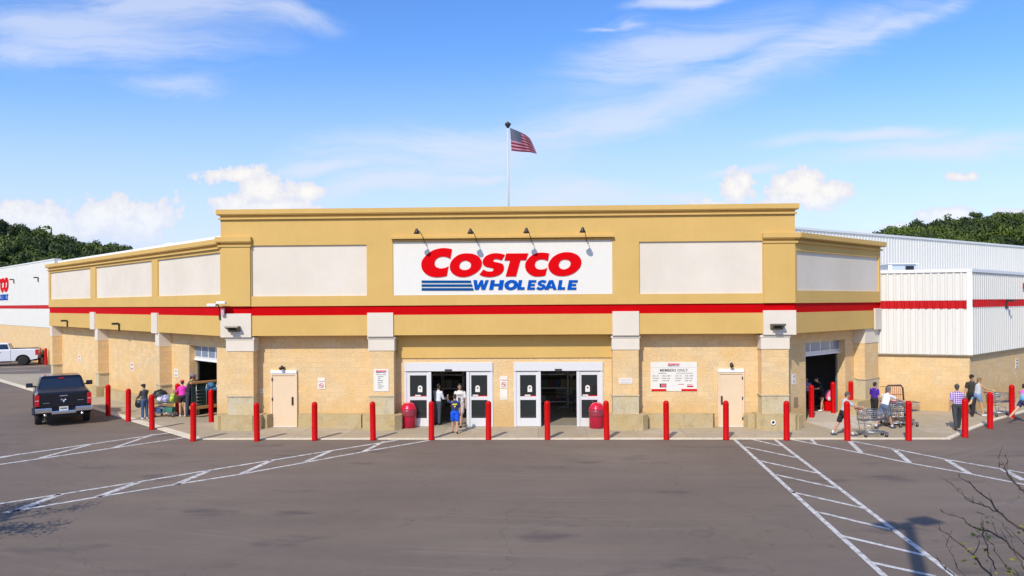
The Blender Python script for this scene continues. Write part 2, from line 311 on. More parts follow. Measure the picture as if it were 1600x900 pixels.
# ------------------------------------------------------------------ mesh builder
class Frame:
    def __init__(s, o, d, n): s.o = Vector(o); s.d = Vector(d).normalized(); s.n = Vector(n).normalized()
    def p(s, a, out, z): return s.o + s.d*a + s.n*out + Vector((0, 0, z))
    def hit(s, px, py, out=0):
        """photo pixel -> (along, height) on this wall"""
        q = onplane(px, py, s.o + s.n*out, s.n) - s.o
        return q.dot(s.d), q.z
    def sx(s, px, py=560, out=0): return s.hit(px, py, out)[0]
    def z(s, px, py, out=0): return s.hit(px, py, out)[1]
WF = Frame((0, 0, 0), (1, 0, 0), (0, 1, 0))
class MB:
    def __init__(s): s.v = []; s.l = []; s.f = []; s.sm = []
    def add(s, fr, pts, faces, smooth=False):
        b = len(s.v)
        for p in pts: s.v.append(fr.p(*p)); s.l.append(Vector(p))
        for f in faces: s.f.append(tuple(b+i for i in f)); s.sm.append(smooth)
        return s
    def box(s, fr, a0, a1, o0, o1, z0, z1):
        return s.add(fr, [(a0, o0, z0), (a1, o0, z0), (a1, o1, z0), (a0, o1, z0), (a0, o0, z1), (a1, o0, z1), (a1, o1, z1), (a0, o1, z1)],
                     [(0, 1, 2, 3), (4, 5, 6, 7), (0, 1, 5, 4), (1, 2, 6, 5), (2, 3, 7, 6), (3, 0, 4, 7)])
    def quad(s, fr, a0, a1, z0, z1, o): return s.add(fr, [(a0, o, z0), (a1, o, z0), (a1, o, z1), (a0, o, z1)], [(0, 1, 2, 3)])
    def prism(s, fr, poly, z0, z1):
        n = len(poly); pts = [(x, y, z0) for x, y in poly] + [(x, y, z1) for x, y in poly]
        fs = [tuple(range(n)), tuple(range(n, 2*n))] + [(i, (i+1) % n, n+(i+1) % n, n+i) for i in range(n)]
        return s.add(fr, pts, fs)
    def plate(s, fr, poly, o0, o1):
        """polygon in (along, z) given thickness along the wall normal"""
        n = len(poly); pts = [(x, o0, y) for x, y in poly] + [(x, o1, y) for x, y in poly]
        fs = [tuple(range(n)), tuple(range(n, 2*n))] + [(i, (i+1) % n, n+(i+1) % n, n+i) for i in range(n)]
        return s.add(fr, pts, fs)
    def holes(s, fr, a0, a1, z0, z1, front, back, holes):
        xs = sorted({a0, a1, *[h[0] for h in holes], *[h[1] for h in holes]}); zs = sorted({z0, z1, *[h[2] for h in holes], *[h[3] for h in holes]})
        xs = [x for x in xs if a0-1e-6 <= x <= a1+1e-6]; zs = [z for z in zs if z0-1e-6 <= z <= z1+1e-6]
        def inside(x, z): return any(h[0] < x < h[1] and h[2] < z < h[3] for h in holes)
        for i in range(len(xs)-1):
            for j in range(len(zs)-1):
                xa, xb, za, zb = xs[i], xs[i+1], zs[j], zs[j+1]
                if inside((xa+xb)/2, (za+zb)/2): continue
                for o in (front, back): s.quad(fr, xa, xb, za, zb, o)
        for h in list(holes)+[(a0, a1, z0, z1)]:
            ha, hb, hc, hd = max(h[0], a0), min(h[1], a1), max(h[2], z0), min(h[3], z1)
            s.add(fr, [(ha, front, hc), (hb, front, hc), (hb, front, hd), (ha, front, hd), (ha, back, hc), (hb, back, hc), (hb, back, hd), (ha, back, hd)],
                  [(0, 1, 5, 4), (1, 2, 6, 5), (2, 3, 7, 6), (3, 0, 4, 7)])
        return s
    def tube(s, pts, rad, seg=8, fr=WF, cap=True):
        pts = [Vector(p) for p in pts]; n = len(pts)
        rad = rad if isinstance(rad, (list, tuple)) else [rad]*n
        P = []; up = Vector((0, 0, 1))
        for i, p in enumerate(pts):
            d = (pts[min(i+1, n-1)]-pts[max(i-1, 0)]).normalized()
            a = d.cross(up)
            if a.length < .05: a = d.cross(Vector((0, 1, 0)))
            a.normalize(); b = d.cross(a)
            for k in range(seg):
                t = 2*pi*k/seg; P.append(p+(a*cos(t)+b*sin(t))*rad[i])
        F = [(i*seg+k, i*seg+(k+1) % seg, (i+1)*seg+(k+1) % seg, (i+1)*seg+k) for i in range(n-1) for k in range(seg)]
        if cap: F += [tuple(range(seg)), tuple((n-1)*seg+k for k in range(seg))]
        return s.add(fr, [tuple(p) for p in P], F, True)
    def lathe(s, c, prof, seg=20, axis='Z', fr=WF):
        P = []; n = len(prof)
        for r, h in prof:
            for k in range(seg):
                t = 2*pi*k/seg; x, y = r*cos(t), r*sin(t)
                q = (x, y, h) if axis == 'Z' else ((h, x, y) if axis == 'X' else (x, h, y))
                P.append((c[0]+q[0], c[1]+q[1], c[2]+q[2]))
        F = [(i*seg+k, i*seg+(k+1) % seg, (i+1)*seg+(k+1) % seg, (i+1)*seg+k) for i in range(n-1) for k in range(seg)]
        if prof[0][0] > 1e-6: F.append(tuple(range(seg)))
        if prof[-1][0] > 1e-6: F.append(tuple((n-1)*seg+k for k in range(seg)))
        return s.add(fr, P, F, True)
    def ell(s, c, r, seg=12, rings=8, fr=WF):
        prof = [(max(sin(pi*i/rings), 1e-4), -cos(pi*i/rings)) for i in range(rings+1)]
        P = []
        for a, h in prof:
            for k in range(seg):
                t = 2*pi*k/seg; P.append((c[0]+r[0]*a*cos(t), c[1]+r[1]*a*sin(t), c[2]+r[2]*h))
        F = [(i*seg+k, i*seg+(k+1) % seg, (i+1)*seg+(k+1) % seg, (i+1)*seg+k) for i in range(rings) for k in range(seg)]
        return s.add(fr, P, F, True)
    def build(s, name, m, parent=None, bevel=0, tri=False, recalc=True, smooth=None):
        me = bpy.data.meshes.new(name)
        inv = parent_world(parent).inverted() if parent else None
        vv = [inv @ p if inv else p for p in s.v]
        me.from_pydata([tuple(p) for p in vv], [], s.f); me.update()
        uvl = me.uv_layers.new(name='UVMap')
        for poly in me.polygons:
            f = s.f[poly.index]; q = [s.l[i] for i in f]
            nn = Vector((0, 0, 0))
            for i in range(len(q)):
                a, b = q[i], q[(i+1) % len(q)]; nn += Vector(((a.y-b.y)*(a.z+b.z), (a.z-b.z)*(a.x+b.x), (a.x-b.x)*(a.y+b.y)))
            ax = max(range(3), key=lambda i: abs(nn[i]))
            for li, p in zip(poly.loop_indices, q):
                uvl.data[li].uv = (p.y, p.z) if ax == 0 else ((p.x, p.z) if ax == 1 else (p.x, p.y))
            poly.use_smooth = s.sm[poly.index] if smooth is None else smooth
        if recalc or bevel:
            bm = bmesh.new(); bm.from_mesh(me)
            bmesh.ops.remove_doubles(bm, verts=bm.verts, dist=1e-5)
            bmesh.ops.recalc_face_normals(bm, faces=bm.faces)
            if bevel:
                es = [e for e in bm.edges if len(e.link_faces) == 2 and e.calc_face_angle(0) > radians(25)]
                bmesh.ops.bevel(bm, geom=es, offset=bevel, segments=2, affect='EDGES', profile=.6, clamp_overlap=True)
            bm.to_mesh(me); bm.free()
        me.materials.append(m)
        o = bpy.data.objects.new(name, me); COL.objects.link(o)
        if parent: o.parent = parent
        return o
def parent_world(o):
    m = Matrix.LocRotScale(o.location, o.rotation_euler, o.scale)
    return (parent_world(o.parent) @ m) if o.parent else m
def tag(o, label=None, cat=None, group=None, kind=None):
    if label: o['label'] = label
    if cat: o['category'] = cat
    if group: o['group'] = group
    if kind: o['kind'] = kind
    return o
def empty(name, loc, label, cat, group=None, rz=0):
    o = bpy.data.objects.new(name, None); COL.objects.link(o); o.location = loc; o.rotation_euler = (0, 0, rz); o.empty_display_size = .3
    return tag(o, label, cat, group)
def copy_tree(o, parent=None):
    c = o.copy(); COL.objects.link(c)
    if parent: c.parent = parent
    for ch in o.children: copy_tree(ch, c)
    return c
def text_mesh(name, body, size, m, fr, a, z, out, parent, align='LEFT', bold=0, shear=0, sx=1):
    cu = bpy.data.curves.new('t', 'FONT'); cu.body = body; cu.size = size; cu.align_x = align; cu.offset = bold; cu.shear = shear; cu.resolution_u = 2
    t = bpy.data.objects.new('t', cu); COL.objects.link(t)
    dg = bpy.context.evaluated_depsgraph_get(); me = bpy.data.meshes.new_from_object(t.evaluated_get(dg))
    bpy.data.objects.remove(t)
    inv = parent_world(parent).inverted()
    for v in me.vertices: v.co = inv @ fr.p(a+v.co.x*sx, out, z+v.co.y)
    me.materials.clear(); me.materials.append(m); me.name = name
    o = bpy.data.objects.new(name, me); COL.objects.link(o); o.parent = parent
    return o

# ================================================================== GROUND
gm = mat('dry_grass', (.07, .10, .03), .9, var=.3, vscale=.05)
tag(MB().add(WF, [(-1500, -400, -.06), (1500, -400, -.06), (1500, 2200, -.06), (-1500, 2200, -.06)], [(0, 1, 2, 3)]).build('ground', gm, recalc=False), kind='structure')
tag(MB().add(WF, [(-170, -60, 0), (170, -60, 0), (170, 180, 0), (-170, 180, 0)], [(0, 1, 2, 3)]).build('parking_lot', asphalt(), recalc=False), kind='structure')

# ================================================================== STORE FRAMES
YF = 29.0
FR = Frame((0, YF, 0), (1, 0, 0), (0, -1, 0))
aL = FR.sx(345.5, 500); aR = FR.sx(1243, 500)
ctr = Vector((0, YF, 0))
AL = radians(42.3); AR = radians(43)
LW = Frame(FR.p(aL, 0, 0), (-cos(AL), sin(AL), 0), (-sin(AL), -cos(AL), 0))
RW = Frame(FR.p(aR, 0, 0), (cos(AR), sin(AR), 0), (sin(AR), -cos(AR), 0))
WIN = -.6      # wall plane behind the fascia
store = empty('warehouse_store', (0, YF, 0), 'tan and cream warehouse store with red stripe, white metal sides and splayed entrance front', 'store')
LLEN = LW.sx(76, 480); RLEN = RW.sx(1376, 490)
TOP = 8.56; WT = 7.45

# ---- sidewalk
k1 = G(300, 687); k2 = G(1485, 686.5); k3 = G(1519, 671); k4 = G(1556, 657); k5 = G(1640, 633)
lk = Vector((-cos(AL), sin(AL), 0)); k0 = k1 + lk*33; e1 = G(-40, 586); e2 = G(82, 584)
sw = [(k0.x, k0.y), (k1.x, k1.y), (k2.x, k2.y), (k3.x, k3.y), (k4.x, k4.y), (k5.x, k5.y), (k5.x+6, k5.y+8), (30, 45), (0, 45), (-20, 55), (e2.x, e2.y), (e1.x, e1.y)]
tag(MB().prism(WF, sw, -.05, .03).build('sidewalk', M_walk), kind='structure')
kb = MB()
ks = [k0, k1, k2, k3, k4, k5]
for i in range(5):
    a, b = ks[i], ks[i+1]; d = (b-a).normalized(); n = Vector((-d.y, d.x, 0))
    w = .17 if i else .34
    kb.add(WF, [(*(a+n*0-n*.012)[:2], -.02), (*(b-n*.012)[:2], -.02), (*(b+n*w)[:2], -.02), (*(a+n*w)[:2], -.02), (*(a-n*.012)[:2], .036), (*(b-n*.012)[:2], .036+i*.0003), (*(b+n*w)[:2], .036), (*(a+n*w)[:2], .036)],
           [(0, 1, 2, 3), (4, 5, 6, 7), (0, 1, 5, 4), (1, 2, 6, 5), (2, 3, 7, 6), (3, 0, 4, 7)])
tag(kb.build('kerb', M_kerb), kind='structure')
# light new concrete apron by the right hand door
ap = [G(*p) for p in [(1255, 659), (1274, 645), (1312, 645), (1362, 655), (1372, 668), (1300, 672)]]
tag(MB().prism(WF, [(p.x, p.y) for p in ap], .02, .0345).build('door_apron', wallmat('pale_concrete', 'walk', (.56, .51, .42))), kind='structure')
ap = [G(*p) for p in [(0, 593), (45, 590), (75, 596), (60, 611), (35, 606)]]

# ---- front wall and walls of the wings
def opening(fr, x0, x1, ytop, o=WIN): return (fr.sx(x0, 600, o), fr.sx(x1, 600, o), -.1, fr.z((x0+x1)/2, ytop, o))
dl = opening(FR, 632, 770, 567); dr = opening(FR, 803, 942, 566)
dl = (dl[0], dl[1], -.1, 2.62); dr = (dr[0], dr[1], -.1, 2.62)
MB().holes(FR, aL+.2, aR-.2, 0, 4.2, WIN, WIN-.35, [dl, dr]).build('wall', M_block, store)
so_l = sorted([LW.sx(296, 600, WIN), LW.sx(339, 600, WIN)]); so_r = sorted([RW.sx(1259, 600, WIN), RW.sx(1321, 600, WIN)])
zo_l = LW.z(318, 541, WIN); zo_r = RW.z(1285, 533, WIN)
ol = (so_l[0], so_l[1], -.1, zo_l); orr = (so_r[0], so_r[1], -.1, zo_r)
MB().holes(LW, -.25, LLEN-.1, 0, 4.2, WIN, WIN-.35, [ol]).build('wall', M_block, store)
MB().holes(RW, -.25, RLEN, 0, 4.2, WIN, WIN-.35, [orr]).build('wall', M_block, store)

# ---- fascia with sunk cream panels
def fascia(fr, a0, a1, ztop, panels, step=0):
    MB().holes(fr, a0, a1, 4.93, ztop, 0, -.5, panels).build('fascia', M_tan, store)
    MB().box(fr, a0, a1, -.03, WIN-.05, 3.75, 4.56).build('fascia', M_tan, store)
    MB().box(fr, a0, a1, -.055, -.5, 4.56, 4.93).build('red_stripe', M_red, store)
    for p in panels: MB().quad(fr, p[0]-.01, p[1]+.01, p[2]-.01, p[3]+.01, -.07).build('cream_panel', M_cream, store)
def pr(fr, x0, x1, zb, zt):
    a = sorted((fr.sx(x0, 430), fr.sx(x1, 430))); return (a[0], a[1], zb, zt)
fascia(FR, aL, aR, TOP, [pr(FR, 393, 573, 5.33, 7.36), pr(FR, 614, 957, 5.33, 7.47), pr(FR, 999, 1192, 5.32, 7.37)])
lp = [pr(LW, 246, 344, 5.42, 7.1), pr(LW, 149, 237, 5.42, 7.1), pr(LW, 78, 141, 5.42, 7.1)]
fascia(LW, .002, LLEN, WT-.06, lp)
fascia(RW, .002, RLEN, WT-.06, [(.12, RLEN-.12, 5.42, 6.97)])
# cornices (stepped profile)
def cornice(fr, a0, a1, z, h=.3, big=1, eL=.0, eR=.0, back=-.5):
    mb = MB()
    for dz0, dz1, o in ((-.05, .02, .09), (.02, .12, .008), (.12, .155, .14*big), (.155, .34, .165*big)):
        mb.box(fr, a0-eL*o/.17, a1+eR*o/.17, back, o, z-.34+dz0, z-.34+dz1)
    return mb.build('cornice', M_tan, store)
cornice(FR, aL-.0, aR+.0, 8.79, eL=.13, eR=.13)
cornice(LW, .09, LLEN, WT+.18, eR=.12)
cornice(RW, .09, RLEN, WT+.22, big=1.35, eR=.12)
# short cornice returns on the end piers of the front
cornice(FR, aL, FR.sx(391.5, 380), 7.70, eL=.17, eR=.06, back=.01)
cornice(FR, FR.sx(1193, 370), aR, 7.66, eL=.06, eR=.17, back=.01)
for x0, x1, zt in ((346.5, 391.5, 7.36), (1193, 1242, 7.32)):
    a, b = FR.sx(x0, 430), FR.sx(x1, 430)
    MB().box(FR, a, b, .002, .05, 4.94, zt).build('pier_face', M_tan, store)
# thin cornice over the logo panel
a, b = FR.sx(613, 375), FR.sx(957.5, 375)
mb = MB()
for z0, z1, o in ((7.475, 7.505, .07), (7.505, 7.56, .008), (7.56, 7.64, .16)): mb.box(FR, a-o*.2, b+o*.2, .001, o, z0, z1)
mb.build('cornice', M_tan, store)
# end walls of the tall front block
for a_, b_ in ((aL, aL+.35), (aR-.35, aR)): MB().box(FR, a_, b_, -.5, -6, WT-.4, TOP).build('parapet_return', M_tan, store)

# ---- pilasters on the front
caps = [(347.5, 392.5), (574, 614.5), (957, 998.5), (1192.5, 1242)]
pils = [(355, 396), (577, 615.5), (957.5, 998), (1190, 1232.5)]
for i, (x0, x1) in enumerate(caps):
    a, b = FR.sx(x0, 505), FR.sx(x1, 505)
    if i == 0: a = aL-.02
    if i == 3: b = aR+.02
    MB().box(FR, a, b, -.4, .03, 3.70, 4.65).build('pilaster_cap', M_cream, store)
for i, (x0, x1) in enumerate(pils):
    a, b = FR.sx(x0, 580, -.1), FR.sx(x1, 580, -.1)
    MB().box(FR, a-.03, b+.03, WIN, -.07, 3.14, 3.69).box(FR, a-.06, b+.06, WIN, -.05, 3.60, 3.68).build('pilaster_head', M_cream, store)
    MB().box(FR, a, b, WIN, -.10, 1.36, 3.14).build('pilaster', M_block, store)
    MB().box(FR, a-.04, b+.02, WIN, -.06, 1.31, 1.36).build('pilaster_ledge', M_plinth2, store)
    MB().box(FR, a, b, WIN, -.09, .58, 1.31).build('pilaster_base', M_plinth2, store)
    MB().prism(FR, [(a-.25, WIN), (a-.25, .05), (a+.02, .32), (b+.1, .32), (b+.33, .05), (b+.33, WIN)], 0.02, .60+.005*i).build('plinth', M_plinth, store)
for x0, x1 in ((403, 423), (466, 570), (1008, 1120), (1164, 1184)):
    a, b = FR.sx(x0, 660, -.2), FR.sx(x1, 660, -.2)
    MB().prism(FR, [(a, WIN), (a+.12 if x0 > 1000 else a, -.2), (b-.15 if x1 < 1150 else b, -.2), (b, WIN)], .02, .575).build('plinth', M_plinth, store)
# stucco header over the entrances
a, b = FR.sx(620, 550, -.4), FR.sx(957, 550, -.4)
MB().box(FR, a, b, WIN+.002, WIN+.05, 2.80, 3.7).build('entrance_header', M_tan, store)

# ---- wing pilasters
def wing_pil(fr, x0, x1, capx, z=3.1):
    c_ = (fr.sx(x0, 580, -.04)+fr.sx(x1, 580, -.04))/2; a, b = c_-.24, c_+.24
    MB().box(fr, a, b, WIN, -.035, z, 3.74).build('pilaster_head', M_cream, store)
    MB().box(fr, a, b, WIN, -.05, 1.32, z).build('pilaster', M_block, store)
    MB().box(fr, a-.05, b+.05, WIN, -.05, 1.27, 1.32).box(fr, a, b, WIN, -.08, .5, 1.27).build('pilaster_base', M_plinth2, store)
    MB().prism(fr, [(a-.2, WIN), (a-.2, .1), (a, .25), (b, .25), (b+.2, .1), (b+.2, WIN)], .02, .6).build('plinth', M_plinth, store)
    if capx:
        a, b = sorted((fr.sx(capx[0], 495), fr.sx(capx[1], 495))); MB().box(fr, a, b, -.4, .03, 3.70, 4.65).build('pilaster_cap', M_cream, store)
wing_pil(LW, 240.5, 251.5, (237, 246)); wing_pil(LW, 147, 154.5, (141, 148)); wing_pil(LW, 77.5, 83, None)
MB().prism(LW, [(LW.sx(240, 600, -.5), WIN), (LW.sx(240, 600, -.5), -.2), (LW.sx(172, 600, -.5), -.2), (LW.sx(172, 600, -.5), WIN)], .02, .5).build('plinth', M_plinth, store)
a, b = RW.sx(1352, 560, -.1), RW.sx(1373, 560, -.1)
MB().box(RW, a, b, WIN, -.1, 3.1, 3.74).build('pilaster_head', M_cream, store)
MB().box(RW, a, b, WIN, -.12, 1.5, 3.1).build('pilaster', M_block, store)
MB().box(RW, a-.04, b+.04, -.5, -.08, 1.46, 1.5).box(RW, a, b, WIN, -.1, 0, 1.46).build('pilaster_base', M_plinth2, store)
MB().prism(RW, [(RW.sx(1318, 600, -.5), WIN), (RW.sx(1322, 600, -.5), .0), (b+.3, .0), (b+.3, WIN)], .02, .58).build('plinth', M_plinth, store)
a = RW.sx(1367, 490); MB().box(RW, a, RLEN+.03, -.4, .03, 3.7, 4.65).build('pilaster_cap', M_cream, store)
# plinth wings beside the front corners
MB().prism(LW, [(-.3, WIN), (-.1, .2), (.25, .2), (.6, -.2), (.6, WIN)], .02, .58).build('plinth', M_plinth, store)
MB().prism(RW, [(-.3, WIN), (-.1, .15), (.25, .15), (.5, -.2), (.5, WIN)], .02, .58).build('plinth', M_plinth, store)
MB().box(LW, -.25, 0.0, WIN-.1, WIN+.006, .5, 3.7).build('corner_pier', M_block, store)
MB().box(RW, -.25, 0.0, WIN-.1, WIN+.006, .5, 3.7).build('corner_pier', M_block, store)

# ---- left white metal wall (long side of the hall)
def ribbed(fr, a0, a1, z0, z1, out, m, name, pitch=.3, dep=.035, par=store):
    mb = MB(); n = int((a1-a0)/pitch); P = []; F = []
    for i in range(n):
        x = a0+(a1-a0)*i/n; w = (a1-a0)/n
        for dx, o in ((0, out), (.55*w, out), (.65*w, out+dep), (.9*w, out+dep)): P.append((x+dx, o))
    P.append((a1, out))
    pts = [(x, o, z0) for x, o in P]+[(x, o, z1) for x, o in P]; k = len(P)
    mb.add(fr, pts, [(i, i+1, k+i+1, k+i) for i in range(k-1)])
    return mb.build(name, m, par, recalc=False)
g0 = G(40, 562.5); L2 = Frame((g0.x, g0.y, 0), LW.d, LW.n)
le = L2.sx(71, 520); zmt = L2.z(38, 413.5); zmb = L2.z(38, 509.5); zs0 = L2.z(38, 482.3); zs1 = L2.z(38, 477)
ribbed(L2, le-3, le+60, zmb, zs0, 0, M_rib, 'metal_cladding', .3, .02); ribbed(L2, le-3, le+60, zs1, zmt, 0, M_rib, 'metal_cladding', .3, .02)
ribbed(L2, le-3, le+60, zs0, zs1, .003, M_ribred, 'red_stripe', .3, .02)
MB().box(L2, le-3, le+60, -.5, -.02, 0, zmb).build('wall', M_block, store)
MB().box(L2, le-3, le+60, -.5, -.03, zmb, zmt).build('wall_core', M_white, store)
MB().box(L2, le-3, le+60, -.5, .05, zmt, zmt+.10).build('roof_coping', M_white, store)
zc_ = (LW.z(330, 372.5, -.9)+LW.z(110, 405, -.9))/2-.05
MB().box(LW, .5, LLEN-.05, -1.1, -.52, 7.3, zc_).build('roof_coping', M_white, store)
# end return of the wing, running back to the long wall
bk = (LW.p(LLEN, 0, 0)-L2.o).dot(L2.n)
MB().box(LW, LLEN-.3, LLEN, -bk, -.501, zmb, WT-.1).box(LW, LLEN-.3, LLEN+.06, -bk, -.05, WT-.1, WT+.05).build('end_wall', M_rib, store)
MB().box(LW, LLEN-.3, LLEN-.001, -bk, -.5, 0, zmb).build('end_wall', M_block, store)
# ---- right white metal annex
q1 = RW.p(RLEN, -.25, 0)
JW = Frame(q1, -RW.n*-1, RW.d*-1)     # faces back towards the entrance: runs outwards along the wing normal
cc = EYE+ray(1517, 500)*32.5; cc.z = 0; jd = (cc-q1).normalized(); JW = Frame(q1, jd, (jd.y, -jd.x, 0) if jd.y < 0 and False else (-jd.y*-1, -jd.x, 0))
jl = (cc-q1).length
KW = Frame(JW.p(jl, 0, 0), RW.d, RW.n)
zb = JW.z(1450, 553.5); zt = JW.z(1450, 426)
ribbed(JW, -.3, jl, zb, 4.62, 0, M_rib, 'metal_cladding', .29, .035); ribbed(JW, -.3, jl, 4.99, zt, 0, M_rib, 'metal_cladding', .29, .035)
ribbed(JW, -.3, jl-.16, 4.62, 4.99, .004, M_ribred, 'red_stripe', .29, .035)
ribbed(KW, 0, 60, zb, 4.68, 0, M_rib, 'metal_cladding', .29, .035); ribbed(KW, 0, 60, 5.03, zt, 0, M_rib, 'metal_cladding', .29, .035)
ribbed(KW, .16, 60, 4.68, 5.03, .004, M_ribred, 'red_stripe', .29, .035)
MB().box(JW, -.3, jl-.06, -.6, -.05, 0, zb-.002).build('wall', M_block, store)
MB().box(KW, .0, 60, -.6, -.06, 0, zb-.003).build('wall', M_block, store)
MB().box(JW, -.3, jl-.3, -.6, -.03, zb, zt).box(KW, -.0, 60, -.6, -.03, zb, zt).build('wall_core', M_white, store)
MB().box(JW, -.3, jl+.03, -.3, .07, zt, zt+.14).box(KW, -.04, 60, -.3, .07, zt+.002, zt+.142).build('roof_coping', M_white, store)
MB().box(JW, jl-.16, jl+.05, -.16, .055, zb, zt).build('corner_trim', M_white, store)
MB().box(JW, -.3, jl+.05, -.03, .06, zb-.06, zb).box(KW, -.05, 60, -.03, .06, zb-.062, zb-.002).build('drip_flashing', mat('rust_flash', (.25, .2, .13), .6, var=.2), store)
# ---- higher hall wall behind on the right
h1 = EYE + ray(1243, 358)*45; h2z = h1.z
# second point at the same height, direction solved from the far pixel
d2 = ray(1600, 387); t2 = (h2z-CAMH)/d2.z; h2 = EYE+d2*t2
hd = (h2-h1); hd.z = 0; hd.normalize(); hn = Vector((hd.y, -hd.x, 0))
HW = Frame((h1.x, h1.y, 0), hd, hn)
ribbed(HW, -9, 90, 4, h2z, 0, M_rib, 'metal_cladding', .36, .03)
MB().box(HW, -9, 90, -.5, -.02, 0, h2z).build('wall_core', M_white, store)
MB().box(HW, -9, 90, -.5, .09, h2z, h2z+.13).build('roof_coping', M_alu, store)
# roofs
rp = [FR.p(aL+.2, -.4, 0), FR.p(aR-.2, -.4, 0), RW.p(RLEN, -.4, 0), KW.p(0, -.4, 0), KW.p(60, -.4, 0), FR.p(20, -120, 0), LW.p(0.1, -.4, 0)]
rq = [FR.p(aL+.3, -.45, 0), FR.p(aR-.3, -.45, 0), RW.p(RLEN-.3, -.45, 0), RW.p(RLEN-.3, -12, 0), FR.p(0, -60, 0), LW.p(LLEN-.3, -20, 0), LW.p(LLEN-.3, -.45, 0), LW.p(.3, -.45, 0)]
MB().prism(WF, [(p.x, p.y) for p in rq], 6.7, 6.9).build('roof', M_roof, store)
rk = [JW.p(-.2, -.4, 0), JW.p(jl-.3, -.4, 0), KW.p(60, -.4, 0), KW.p(60, -40, 0), RW.p(RLEN, -20, 0)]
MB().prism(WF, [(p.x, p.y) for p in rk], 5.85, 6.0).build('roof', M_roof, store)
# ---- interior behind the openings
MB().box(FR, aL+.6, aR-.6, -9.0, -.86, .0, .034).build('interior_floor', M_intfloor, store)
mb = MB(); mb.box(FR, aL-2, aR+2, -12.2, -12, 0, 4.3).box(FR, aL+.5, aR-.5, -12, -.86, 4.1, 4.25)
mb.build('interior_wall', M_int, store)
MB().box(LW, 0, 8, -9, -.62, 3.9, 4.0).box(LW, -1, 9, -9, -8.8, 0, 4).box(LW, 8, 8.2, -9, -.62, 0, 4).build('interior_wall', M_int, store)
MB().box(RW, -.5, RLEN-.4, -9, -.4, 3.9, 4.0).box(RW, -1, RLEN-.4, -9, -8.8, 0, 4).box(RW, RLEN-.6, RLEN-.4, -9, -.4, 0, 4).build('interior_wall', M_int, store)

# stock inside the entrances, and unseen glowing strips added to brighten the dark interior
def stock(px, py, label, cols, w=1.6, h=2.2):
    p = G(px, py); t = empty('stock_shelf', (p.x, p.y, .03), label, 'shelf', 'shelves inside the store')
    for q in (-w/2, w/2-.06): MB().box(WF, p.x+q, p.x+q+.06, p.y-.3, p.y+.3, .03, h).build('upright', M_alu, t)
    for k in range(3):
        z = .15+k*(h-.2)/3; MB().box(WF, p.x-w/2, p.x+w/2, p.y-.3, p.y+.3, z, z+.05).build('shelf_board', M_alu, t)
        x = p.x-w/2+.1; i = 0
        while x < p.x+w/2-.3:
            ww = .22+.13*((i*7+k*5) % 3)/2; hh = .3+.2*((i*3+k) % 3)/2
            MB().box(WF, x, x+ww, p.y-.26, p.y+.2, z+.055, z+.05+hh).build('carton', mat('stock_%d' % ((i+k+cols) % 5), ((.16, .05, .04), (.05, .08, .18), (.32, .27, .17), (.3, .3, .3), (.07, .13, .08))[(i+k+cols) % 5], .5), t); x += ww+.04; i += 1
for px, py, l, c_ in ((700, 633, 'shelf of cartons seen inside the left entrance, behind the man in the printed t-shirt', 0), (668, 631, 'shelf of cartons behind the left leaf of the left entrance', 2), (868, 632, 'shelf of cartons deep inside the right entrance, left part', 3), (912, 633, 'shelf of cartons behind the right leaf of the right entrance', 1)): stock(px, py, l, c_)
glowm = mat('added_glow', (1, 1, 1)); glowm.node_tree.nodes['Principled BSDF'].inputs['Emission Color'].default_value = (1, .95, .85, 1); glowm.node_tree.nodes['Principled BSDF'].inputs['Emission Strength'].default_value = 5
for i, (a_, o_) in enumerate(((-3.0, -4.5), (-2.0, -8), (2.2, -4.5), (1.6, -8))):
    MB().box(FR, a_-.6, a_+.6, o_-.06, o_+.06, 4.02, 4.08).build('added_ceiling_glow', glowm, store)

# ---- roll-up doors (open, last section visible)
def rollup(fr, h, zb):
    a0, a1, _, z1 = h
    f = MB().box(fr, a0, a1, WIN-.32, WIN-.26, zb, z1+.1).build('roll_up_door', M_alu, store)
    n = 4; g = MB()
    for i in range(n):
        w = (a1-a0)/n; g.box(fr, a0+i*w+.07, a0+(i+1)*w-.05, WIN-.262, WIN-.25, zb+.14, z1-.06)
    g.build('window_pane', mat('grey_blue_pane', (.20, .25, .33), .2), f)
    MB().box(fr, a0, a1, WIN-.34, WIN-.22, zb-.05, zb+.02).build('bottom_rail', M_white, f)
    for x0, x1 in ((a0-.05, a0+.05), (a1-.05, a1+.05)): MB().box(fr, x0, x1, WIN-.42, WIN-.352, 0, z1).build('door_track', mat('track_grey', (.25, .27, .28), .4, metal=.5), f)
rollup(LW, ol, LW.z(318, 562, WIN-.3)); rollup(RW, orr, RW.z(1285, 552, WIN-.3))

